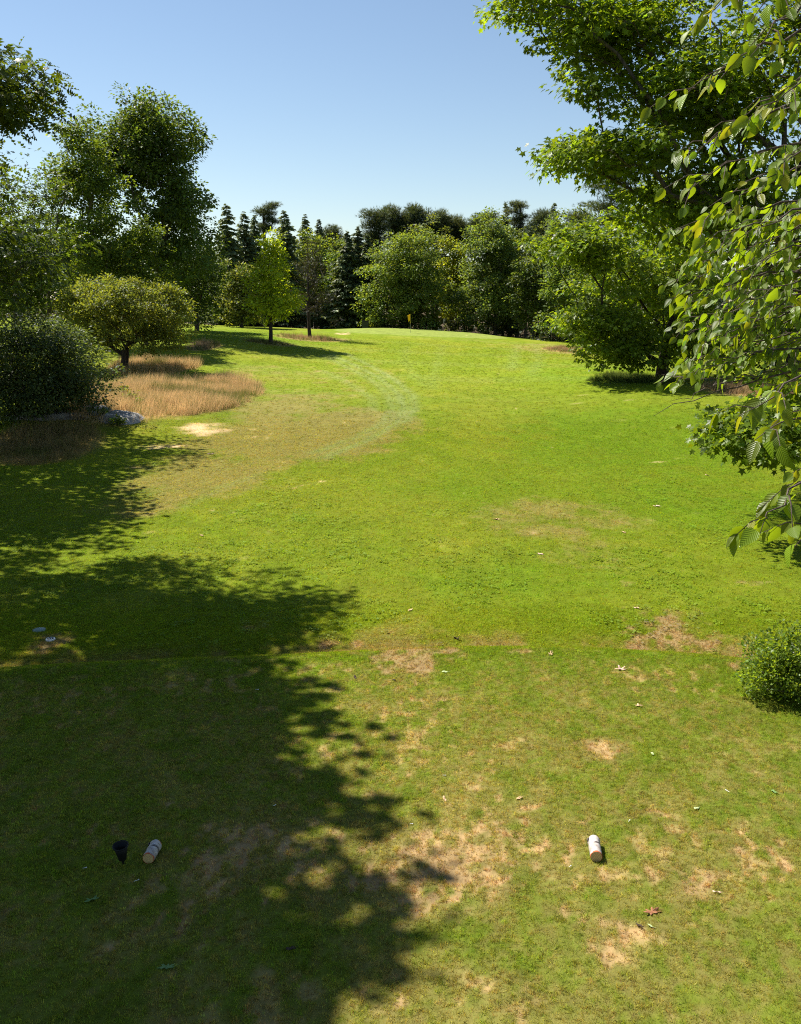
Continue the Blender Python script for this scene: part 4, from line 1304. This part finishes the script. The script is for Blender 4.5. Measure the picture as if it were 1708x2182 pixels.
LP, LA, LN, LS = (np.array(q) for q in (LP, LA, LN, LS))
k = len(LP)
rng = np.random.default_rng(600)
tt = tints(rng, k, (0.112, 0.170, 0.010), 0.2, 0.12)
W = LP + np.array(BB)
ax = W[:, 1] * _cp - (W[:, 2] - CAM_Z) * _sp
uu = W[:, 0] / ax * F + U0; vv = V0 - ((W[:, 2] - CAM_Z) * _cp + W[:, 1] * _sp) / ax * F
score = np.where((uu < 1715) & (vv > -20) & (vv < 2190), LS / ax, 0)
ch = np.argsort(-score)[:300]
uvw = LEAF_BIRCH[0][:, :2]
shared = []
for q in range(6):
    cc = np.array([0.145, 0.22, 0.013]) * (0.72 + 0.12 * q) * (np.array([1.15, 1.02, 0.9]) if q % 3 == 0 else np.array([1.35, 0.95, 1.0]) if q == 4 else 1)
    shape = LEAF_BIRCH[0].copy()                              # some leaves curl or twist more than others
    shape[:, 0] *= (0.85, 1.0, 1.12, 0.95, 0.78, 1.05)[q]
    shape[:, 2] += (0.0, -0.16, 0.10, -0.05, 0.12, -0.25)[q] * shape[:, 1] ** 2 + (0.0, 0.25, -0.2, 0.35, -0.3, 0.1)[q] * shape[:, 0] * shape[:, 1]
    mm = np_mesh('leaf', shape, LEAF_BIRCH[1], np.repeat(cc[None], len(uvw), 0), smooth=True, uv=uvw)
    mm.materials.append(M_BIRCH_LEAF); shared.append(mm)
x, y, z = leaf_frames(LA[ch], LN[ch])
for q, i in enumerate(ch):
    o = bpy.data.objects.new('leaf', shared[rnd.randrange(6)]); COL.objects.link(o); o.parent = birch
    s = float(LS[i])
    o.matrix_local = Matrix(((x[q, 0] * s, y[q, 0] * s, z[q, 0] * s, LP[i, 0]), (x[q, 1] * s, y[q, 1] * s, z[q, 1] * s, LP[i, 1]),
                             (x[q, 2] * s, y[q, 2] * s, z[q, 2] * s, LP[i, 2]), (0, 0, 0, 1)))
kk = np.ones(k, bool); kk[ch] = False
V, Fa, kv = leaves_geo(LP[kk], LA[kk], LN[kk], LS[kk], LEAF_BIRCH)
o = obj('foliage', np_mesh('foliage', V, Fa, np.repeat(tt[kk], kv, 0), smooth=True, uv=np.tile(uvw, (int(kk.sum()), 1))), M_BIRCH_LEAF, birch)
o['kind'] = 'stuff'

# ------------------------------------------------------------------ things on the tee and beyond
m, nt, out = new_mat('cut_wood')
b = N(nt, 'ShaderNodeBsdfPrincipled', Roughness=0.8)
tc = N(nt, 'ShaderNodeTexCoord')
wv = N(nt, 'ShaderNodeTexWave', wave_type='RINGS', Scale=22.0, Distortion=2.5)
wv.rings_direction = 'Z'
nt.links.new(tc.outputs['Object'], wv.inputs['Vector'])
cr = N(nt, 'ShaderNodeValToRGB')
cr.color_ramp.elements[0].color = (0.36, 0.24, 0.09, 1); cr.color_ramp.elements[1].color = (0.58, 0.41, 0.17, 1)
nt.links.new(wv.outputs['Fac'], cr.inputs[0]); nt.links.new(cr.outputs[0], b.inputs['Base Color']); nt.links.new(b.outputs[0], out.inputs[0])
M_CUT = m
M_INNER_BARK = plain('inner_bark', (0.42, 0.10, 0.03), 0.8)
M_BLACK = plain('black_plastic', (0.010, 0.011, 0.010), 0.55, 0.2, 0.2)
M_DARKGREEN = plain('bin_plastic', (0.014, 0.020, 0.016), 0.5, 0.4)
M_STEEL = plain('steel', (0.25, 0.25, 0.25), 0.4, 0.5, metallic=0.9)
M_WHITE = plain('white_paint', (0.75, 0.74, 0.70), 0.5)
M_COVER = plain('grey_green_plastic', (0.20, 0.27, 0.24), 0.55, 0.4, 0.2, 60)
M_YELLOW = leaf_mat('flag_cloth', trans=0.35, rough=0.8, spec=0.1, warm=(1.1, 1.05, 1))
M_ROCK = bark_mat('rock', (0.15, 0.14, 0.13), (0.40, 0.38, 0.35), 2.5, 1.0, 0.9)


def birch_log(u0, v0, u1, v1, r, label, knot):
    a, c = spot(u0, v0), spot(u1, v1)
    d = (c - a); L = d.length
    yaw = math.atan2(d.y, d.x)
    mid = (a + c) / 2
    o = empty('birch_log', Vector((mid.x, mid.y, ground1(mid.x, mid.y))))
    # local z of the parts runs along the log
    R = Matrix.Rotation(yaw, 4, 'Z') @ Matrix.Rotation(math.pi / 2, 4, 'Y')
    prof = [(r * 0.955, -L / 2)] + [(r * (1 + 0.035 * math.sin(i * 1.7) + (0.05 if i == 1 else 0)), -L / 2 + L * i / 10) for i in range(1, 10)] + [(r * 0.975, L / 2 - 0.006)]
    body = MB().lathe(prof, 28)
    rr = random.Random(knot)
    body.v = [(p[0] * (1 + 0.02 * math.sin(3 * math.atan2(p[1], p[0]) + p[2] * 9)) + rr.gauss(0, .0006), p[1] * (1 + 0.02 * math.sin(2 * math.atan2(p[1], p[0]) + 1)) + rr.gauss(0, .0006), p[2]) for p in body.v]
    bo = body.build('bark', M_BIRCH_BARK, o, True)
    LM = Matrix.Translation((0, 0, r * 0.92)) @ R
    bo.matrix_local = LM
    kn = MB().lathe([(0.024, 0.0), (0.018, 0.012), (0.010, 0.018), (0.002, 0.012)], 10, Matrix.Translation((-r * 0.35, -r * 0.90, -L * 0.38)) @ Matrix.Rotation(math.pi / 2 + 0.3, 4, 'X')).build('knot', M_BARK, bo, True)
    for s in (-1, 1):
        f = MB().lathe([(0.001, 0.003), (r * 0.5, 0.002), (r * 0.90, 0.0)], 24, Matrix.Translation((0, 0, s * (L / 2 - 0.001))) @ (Matrix.Rotation(math.pi, 4, 'X') if s < 0 else Matrix.Identity(4))).build('cut_end', M_CUT, o)
        f.matrix_local = LM
        g = MB().lathe([(r * 0.88, -0.004), (r * 0.95, 0.002), (r * 0.985, -0.006), (r * 0.99, -0.02)], 24, Matrix.Translation((0, 0, s * (L / 2 - 0.001))) @ (Matrix.Rotation(math.pi, 4, 'X') if s < 0 else Matrix.Identity(4))).build('inner_bark_ring', M_INNER_BARK, o)
        g.matrix_local = LM
    return tag(o, label, 'log', 'birch log tee markers')


birch_log(1265, 1804, 1271, 1840, 0.062, 'sunlit white birch log tee marker on the right', 3)
birch_log(334, 1814, 317, 1846, 0.060, 'shaded white birch log tee marker beside the black bucket', 4)

# black divot bucket on a spike
p = spot(263, 1842)
o = empty('divot_bucket', p)
tl = Matrix.Rotation(0.10, 4, 'X') @ Matrix.Rotation(-0.04, 4, 'Y') @ Matrix.Scale(0.9, 4)
MB().lathe([(0.040, 0.055), (0.044, 0.06), (0.060, 0.15), (0.083, 0.235), (0.080, 0.236), (0.058, 0.15), (0.041, 0.075), (0.002, 0.07)], 28, tl, cap0=True).build('bucket', M_BLACK, o, True)
MB().lathe([(0.079, 0.232), (0.088, 0.230), (0.091, 0.238), (0.088, 0.247), (0.080, 0.244), (0.079, 0.232)], 32, tl).build('rim', M_BLACK, o, True)
MB().lathe([(0.003, -0.12), (0.010, -0.02), (0.012, 0.058)], 10, tl).build('spike', M_BLACK, o, True)
tag(o, 'black plastic bucket on a spike beside the left birch log', 'bucket')

# two round covers in the shade
p = spot(84, 1343)
o = empty('sprinkler_cover', p)
MB().lathe([(0.001, 0.030), (0.07, 0.028), (0.105, 0.020), (0.112, 0.0), (0.112, -0.03)], 28).build('lid', M_COVER, o, True)
MB().lathe([(0.112, 0.012), (0.125, 0.010), (0.127, -0.02)], 28).build('collar', M_COVER, o, True)
tag(o, 'plain grey green round cover in the shade at the left edge', 'cover')
p = spot(108, 1365)
o = empty('yardage_disc', p)
MB().lathe([(0.001, 0.028), (0.082, 0.026), (0.088, 0.010), (0.088, -0.02)], 28).build('disc', M_WHITE, o, True)
MB().lathe([(0.030, 0.0285), (0.030, 0.030), (0.058, 0.030), (0.060, 0.0275)], 24).build('printed_ring', M_BLACK, o)
MB().lathe([(0.001, 0.0295), (0.014, 0.0295), (0.015, 0.028)], 12).build('centre_cap', M_BLACK, o)
for k in range(5):
    a = k * 1.257 + 0.4
    MB().box((0.044, 0, 0.0312), (0.018, 0.012, 0.002), Matrix.Rotation(a, 4, 'Z')).build('mark', M_WHITE, o)
tag(o, 'white round disc with dark print on bare soil in the shade', 'disc')

# flagstick
p = spot(875, 709)
o = empty('flagstick', p)
MB().tube([(0, 0, -0.15), (0, 0, 1.1)], [0.020, 0.018], 8).build('lower_pole', M_STEEL, o)
MB().tube([(0, 0, 1.1), (0, 0, 2.25)], [0.018, 0.014], 8).build('upper_pole', plain('pole_yellow', (0.65, 0.5, 0.08), 0.5), o)
V, Fc = [], []
for i in range(9):
    for j in range(7):
        s, t = i / 8, j / 6
        V.append((-0.03 - 0.30 * s * (1 - 0.25 * t) * (1 if t < 2 else 0), 0.03 * math.sin(6 * s + 2 * t), 2.24 - 0.78 * t - 0.14 * s))
for i in range(8):
    for j in range(6):
        Fc.append((i * 7 + j, (i + 1) * 7 + j, (i + 1) * 7 + j + 1, i * 7 + j + 1))
fm = np_mesh('flag', np.array(V), np.array(Fc), np.repeat(np.array([[0.72, 0.52, 0.03]]), len(V), 0), smooth=True)
fl = obj('flag', fm, M_YELLOW, o)
md = fl.modifiers.new('thick', 'SOLIDIFY'); md.thickness = 0.004
MB().lathe([(0.054, 0.012), (0.062, 0.012), (0.062, -0.02), (0.054, -0.02)], 20).build('hole_cup', M_WHITE, o)
tag(o, 'yellow flag hanging on its pole on the putting green', 'flag')

# litter bin by the wood
p = at(778, 131.0)
o = empty('litter_bin', p)
tl = Matrix.Rotation(0.09, 4, 'Y')
body = MB(); V = []
for z, w in ((-0.05, 0.36), (0.98, 0.44)):
    for sx, sy in ((-1, -1), (1, -1), (1, 1), (-1, 1)):
        V.append(tl @ Vector((sx * w, sy * w * 0.8, z)))
body.add(V, [(0, 1, 5, 4), (1, 2, 6, 5), (2, 3, 7, 6), (3, 0, 4, 7)])
body.build('body', M_DARKGREEN, o)
MB().box((0, 0, 1.02), (0.96, 0.80, 0.08), tl).build('rim', M_DARKGREEN, o)
MB().box((0, 0.02, 1.10), (0.86, 0.70, 0.10), tl).build('lid', M_BLACK, o)
MB().tube([tl @ Vector((-0.40, 0.36, 0.06)), tl @ Vector((-0.26, 0.36, 0.06))], [0.11, 0.11], 14).build('wheel', M_BLACK, o)
MB().tube([tl @ Vector((0.26, 0.36, 0.06)), tl @ Vector((0.40, 0.36, 0.06))], [0.11, 0.11], 14).build('wheel', M_BLACK, o)
tag(o, 'dark litter bin at the wood rim left of the flag', 'bin')


# rock ledges
def rock(u, v, a, b_, h, seed, label):
    c = spot(u, v)
    n = 42
    g = np.linspace(-1.15, 1.15, n)
    X, Yy = np.meshgrid(g, g)
    wx, wy = c.x + X * a, c.y + Yy * b_
    q = np.sqrt(X * X + Yy * Yy) + 0.35 * (fbm(X * 2 + seed, Yy * 2, seed, 4) - 0.5)
    prof = sstep(1.0, 0.45, q)
    Z = ground(wx, wy) - 0.10 + h * prof * (0.75 + 0.5 * fbm(wx * 1.3, wy * 2.2, seed + 5, 4)) + 0.05 * np.floor(4 * fbm(wx * 0.9, wy * 1.8, seed + 9, 2)) * prof
    V = np.stack([wx - c.x, wy - c.y, Z - c.z], -1).reshape(-1, 3)
    i = np.arange(n * n).reshape(n, n)
    Fq = np.stack([i[:-1, :-1], i[:-1, 1:], i[1:, 1:], i[1:, :-1]], -1).reshape(-1, 4)
    o = obj('rock_ledge', np_mesh('rock_ledge', V, Fq), M_ROCK)
    o.location = c
    return tag(o, label, 'rock', 'rock ledges below the apple tree')


rock(258, 893, 1.3, 1.6, 0.32, 12, 'sunlit grey rock ledge at the tip of the hawthorn bush')
rock(205, 878, 1.2, 1.2, 0.28, 15, 'small broken ledge under the right twigs of the dark bush')
rock(95, 888, 2.6, 1.2, 0.26, 18, 'long shaded rock ledge under the dark bush at left')

# goldenrod-like weeds on the ledge
def weed(u, v, h, seed, flowers, label):
    rr = random.Random(seed)
    p = spot(u, v)
    o = empty('flowering_weed', p)
    st = MB(); Pn, Aa, Nn = [], [], []
    heads = MB()
    for i in range(16):
        a = rr.uniform(0, 6.28); d = rr.uniform(0, 0.35)
        q = Vector((d * math.cos(a), d * math.sin(a), 0)); tp = q + Vector((rr.gauss(0, .08), rr.gauss(0, .08), h * rr.uniform(0.6, 1.1)))
        st.tube([q, q.lerp(tp, 0.5), tp], [0.006, 0.005, 0.003], 4)
        for j in range(9):
            t = rr.uniform(0.1, 1)
            Pn.append(tuple(q.lerp(tp, t))); Aa.append((rr.gauss(0, 1), rr.gauss(0, 1), 0.5)); Nn.append((rr.gauss(0, .4), rr.gauss(0, .4), 1))
        if flowers and i % 2 == 0:
            heads.lathe([(0.004, 0), (0.035, 0.02), (0.028, 0.05), (0.002, 0.08)], 6, Matrix.Translation(tp))
    st.build('stem', M_TWIG, o)
    k = len(Pn)
    V, Fa, kv = leaves_geo(np.array(Pn), np.array(Aa), np.array(Nn), np.random.default_rng(seed).uniform(.10, .2, k), LEAF_QUAD)
    c = obj('foliage', np_mesh('foliage', V, Fa, np.repeat(tints(np.random.default_rng(seed), k, (0.12, 0.17, 0.025)), kv, 0)), M_LEAF, o)
    c['kind'] = 'stuff'
    if flowers: heads.build('flower_head', plain('yellow_petal', (0.75, 0.5, 0.02), 0.7), o)
    return tag(o, label, 'weed', 'weeds on the rock ledge')


weed(262, 848, 0.7, 1, True, 'yellow flowering weed just behind the rock ledge')
weed(283, 862, 0.7, 2, True, 'yellow flowering weed at the rim of the straw grass')
weed(224, 889, 0.4, 3, False, 'bright green tuft growing on the rock ledge')
weed(252, 906, 0.4, 4, False, 'bright green tuft in front of the rock ledge')
weed(300, 868, 0.5, 5, False, 'green weed clump right of the rock ledge')


# fallen leaves and broken tees on the turf
M_DEAD = {}
for nm, rgb in {'brown': (0.26, 0.115, 0.055), 'tan': (0.52, 0.34, 0.19), 'pink': (0.55, 0.36, 0.27), 'dark': (0.045, 0.028, 0.02), 'pale_green': (0.38, 0.45, 0.22), 'green': (0.13, 0.22, 0.07), 'yellow': (0.45, 0.30, 0.03)}.items():
    M_DEAD[nm] = plain('dead_leaf_' + nm, rgb, 0.7, 0.2, 0.35, 40)


def leaf_sheet(seed, curl, kind):
    """a lobed or oval leaf with its edges curled"""
    rr = random.Random(seed)
    n = 26; V = [(0, 0.5, 0.0)]
    for i in range(n):
        t = i / n * 2 * math.pi
        if kind == 'lobed': r = 0.34 + 0.14 * math.cos(7 * t + 0.4) + 0.10 * math.cos(2 * t)
        elif kind == 'star': r = 0.32 + 0.18 * math.cos(5 * t) + 0.04 * rr.random()
        else: r = 0.36 + 0.10 * math.cos(2 * t)
        x, y = r * math.sin(t), 0.5 + r * math.cos(t) * 1.25
        q = abs(x) ** 1.6
        V.append((x * (1 - 0.35 * curl), y, curl * (0.9 * q + 0.12 * math.sin(3 * t + seed) + 0.25 * (y - 0.5) ** 2)))
    mid = []
    for i in range(n):
        a = V[1 + i]; mid.append((a[0] * 0.5, 0.5 + (a[1] - 0.5) * 0.5, a[2] * 0.3))
    V = V + mid
    Fc = []
    for i in range(n):
        j = (i + 1) % n
        Fc.append((0, 1 + n + i, 1 + n + j)); Fc.append((1 + n + i, 1 + i, 1 + j, 1 + n + j))
    return V, Fc


def fallen(u, v, size, colour, kind, curl, yaw, label, seed):
    p = spot(u, v)
    V, Fc = leaf_sheet(seed, curl, kind)
    mb = MB(); mb.add([Vector((x * size, (y - 0.5) * size, z * size)) for x, y, z in V], Fc)
    o = empty('fallen_leaf', p + Vector((0, 0, 0.012)))
    o.rotation_euler = (random.Random(seed).gauss(0, 0.15), random.Random(seed + 1).gauss(0, 0.15), yaw)
    bl = mb.build('blade', M_DEAD[colour], o, True)
    md = bl.modifiers.new('thick', 'SOLIDIFY'); md.thickness = 0.0015
    MB().tube([(0, -0.45 * size, 0.002), (0.03 * size, -0.85 * size, 0.012)], [0.0022, 0.0014], 5).build('stalk', M_DEAD[colour], o)
    return tag(o, label, 'leaf', 'leaves lying on the grass')


for i, (u, v, s, c, kd, cu, yw, lb) in enumerate([
    (1391, 1952, 0.15, 'brown', 'lobed', 0.5, 1.9, 'large curled brown oak leaf lying nearest the camera on the right'),
    (1363, 1976, 0.07, 'dark', 'oval', 0.5, 0.6, 'small dark leaf just below the large brown oak leaf'),
    (1387, 1980, 0.055, 'pale_green', 'oval', 0.3, 1.0, 'small pale green leaf just below the large brown oak leaf'),
    (1485, 1727, 0.075, 'pale_green', 'oval', 0.4, 2.2, 'pale green leaf right of the sunlit log'),
    (1650, 1693, 0.075, 'green', 'oval', 0.5, 0.4, 'green leaf on lush grass near the right edge'),
    (1528, 1905, 0.07, 'pink', 'oval', 0.6, 1.2, 'whitish curled leaf on the bare patch right of the log'),
    (948, 1706, 0.075, 'tan', 'oval', 0.7, 0.3, 'tan curled leaf left of two in the middle of the tee'),
    (1107, 1706, 0.075, 'tan', 'oval', 0.7, 2.1, 'tan curled leaf right of two in the middle of the tee'),
    (1360, 1507, 0.10, 'tan', 'star', 0.5, 0.9, 'tan star shaped leaf above the round bare patch'),
    (1391, 1608, 0.06, 'pale_green', 'oval', 0.3, 0.1, 'tiny pale green leaf right of the round bare patch'),
    (1323, 1427, 0.15, 'pink', 'star', 0.7, 1.4, 'pinkish curled leaf standing at the tee rim'),
    (1174, 1395, 0.10, 'tan', 'star', 0.6, 2.6, 'small tan leaf on the tee rim left of the pinkish leaf'),
    (973, 1363, 0.16, 'dark', 'star', 0.9, 0.2, 'dark curled leaf standing up just beyond the tee rim'),
    (757, 1447, 0.09, 'dark', 'oval', 0.6, 0.2, 'dark brown leaf beside the shade edge on the tee'),
    (840, 1452, 0.08, 'dark', 'oval', 0.6, 1.2, 'dark leaf left of the yellow green leaf on the tee rim'),
    (949, 1435, 0.09, 'pale_green', 'oval', 0.5, 1.7, 'light green leaf on the tee rim below the dark standing leaf'),
    (355, 2070, 0.13, 'green', 'lobed', 0.25, 1.5, 'fresh green oak leaf lying in the shade at the bottom'),
    (196, 1923, 0.11, 'green', 'lobed', 0.6, 2.3, 'dull green leaf in the shade left of the fresh oak leaf'),
    (620, 2025, 0.08, 'dark', 'oval', 0.6, 2.0, 'brown stick like leaf in the shade at the bottom middle'),
    (1400, 1080, 0.20, 'pink', 'star', 0.6, 0.8, 'pale curled leaf on the fairway, right of the middle'),
    (1058, 1108, 0.20, 'tan', 'star', 0.5, 0.8, 'small tan leaf alone in the middle fairway'),
    (430, 1142, 0.18, 'tan', 'oval', 0.5, 0.8, 'pale leaf near the shade edge on the left fairway'),
    (1509, 1014, 0.20, 'pink', 'oval', 0.5, 1.8, 'pale leaf on the lush grass at far right fairway'),
    (449, 968, 0.22, 'pink', 'oval', 0.5, 1.8, 'whitish speck like leaf below the sandy patch'),
    (1330, 1135, 0.16, 'tan', 'oval', 0.5, 0.2, 'tan leaf on the dry patch right of the middle fairway'),
    (1152, 1182, 0.14, 'pink', 'oval', 0.5, 1.1, 'pink leaf among clover in the near fairway'),
    (1357, 1298, 0.13, 'pink', 'oval', 0.6, 0.5, 'pinkish leaf above the bare soil at the right'),
    (875, 1302, 0.12, 'tan', 'oval', 0.6, 2.5, 'small tan leaf at the tip of the long shadow')]):
    fallen(u, v, s, c, kd, cu, yw, lb, 900 + i)


def tee_peg(u, v, L, yaw, label):
    p = spot(u, v)
    o = empty('golf_tee', p + Vector((0, 0, 0.016)))
    o.rotation_euler = (0, 0.12, yaw)
    R = Matrix.Rotation(math.pi / 2, 4, 'Y')
    MB().lathe([(0.0005, -L / 2), (0.0024, -L / 2 + 0.012), (0.0027, L / 2 - 0.012)], 8, R).build('shaft', M_WHITE, o, True)
    MB().lathe([(0.0027, L / 2 - 0.012), (0.0062, L / 2), (0.0058, L / 2 + 0.001), (0.001, L / 2 - 0.003)], 10, R).build('cup', M_WHITE, o, True)
    return tag(o, label, 'golf tee', 'broken golf tees on the turf')


for u, v, L, yw, lb in [
    (307, 1832, 0.05, 1.4, 'white golf tee between bucket and shaded log'), (291, 1884, 0.06, 0.8, 'white golf tee below the black bucket'),
    (181, 1855, 0.04, 0.6, 'white golf tee left of the black bucket'), (877, 1759, 0.035, 0.1, 'white broken tee at the shade edge on the bare patch'),
    (947, 1655, 0.04, 0.0, 'white broken tee above the left tan leaf'), (1551, 1690, 0.065, 1.9, 'white golf tee on lush grass at right'),
    (1341, 1756, 0.06, 1.0, 'pale golf tee above right of the sunlit log'), (548, 1472, 0.05, 0.2, 'white tee in the shade near the tee rim'),
    (585, 1722, 0.05, 1.0, 'white tee in the middle of the deep shade'), (1215, 1853, 0.05, 0.9, 'pale tee stump beside scuffed soil left of the log')]:
    tee_peg(u, v, L, yw, lb)
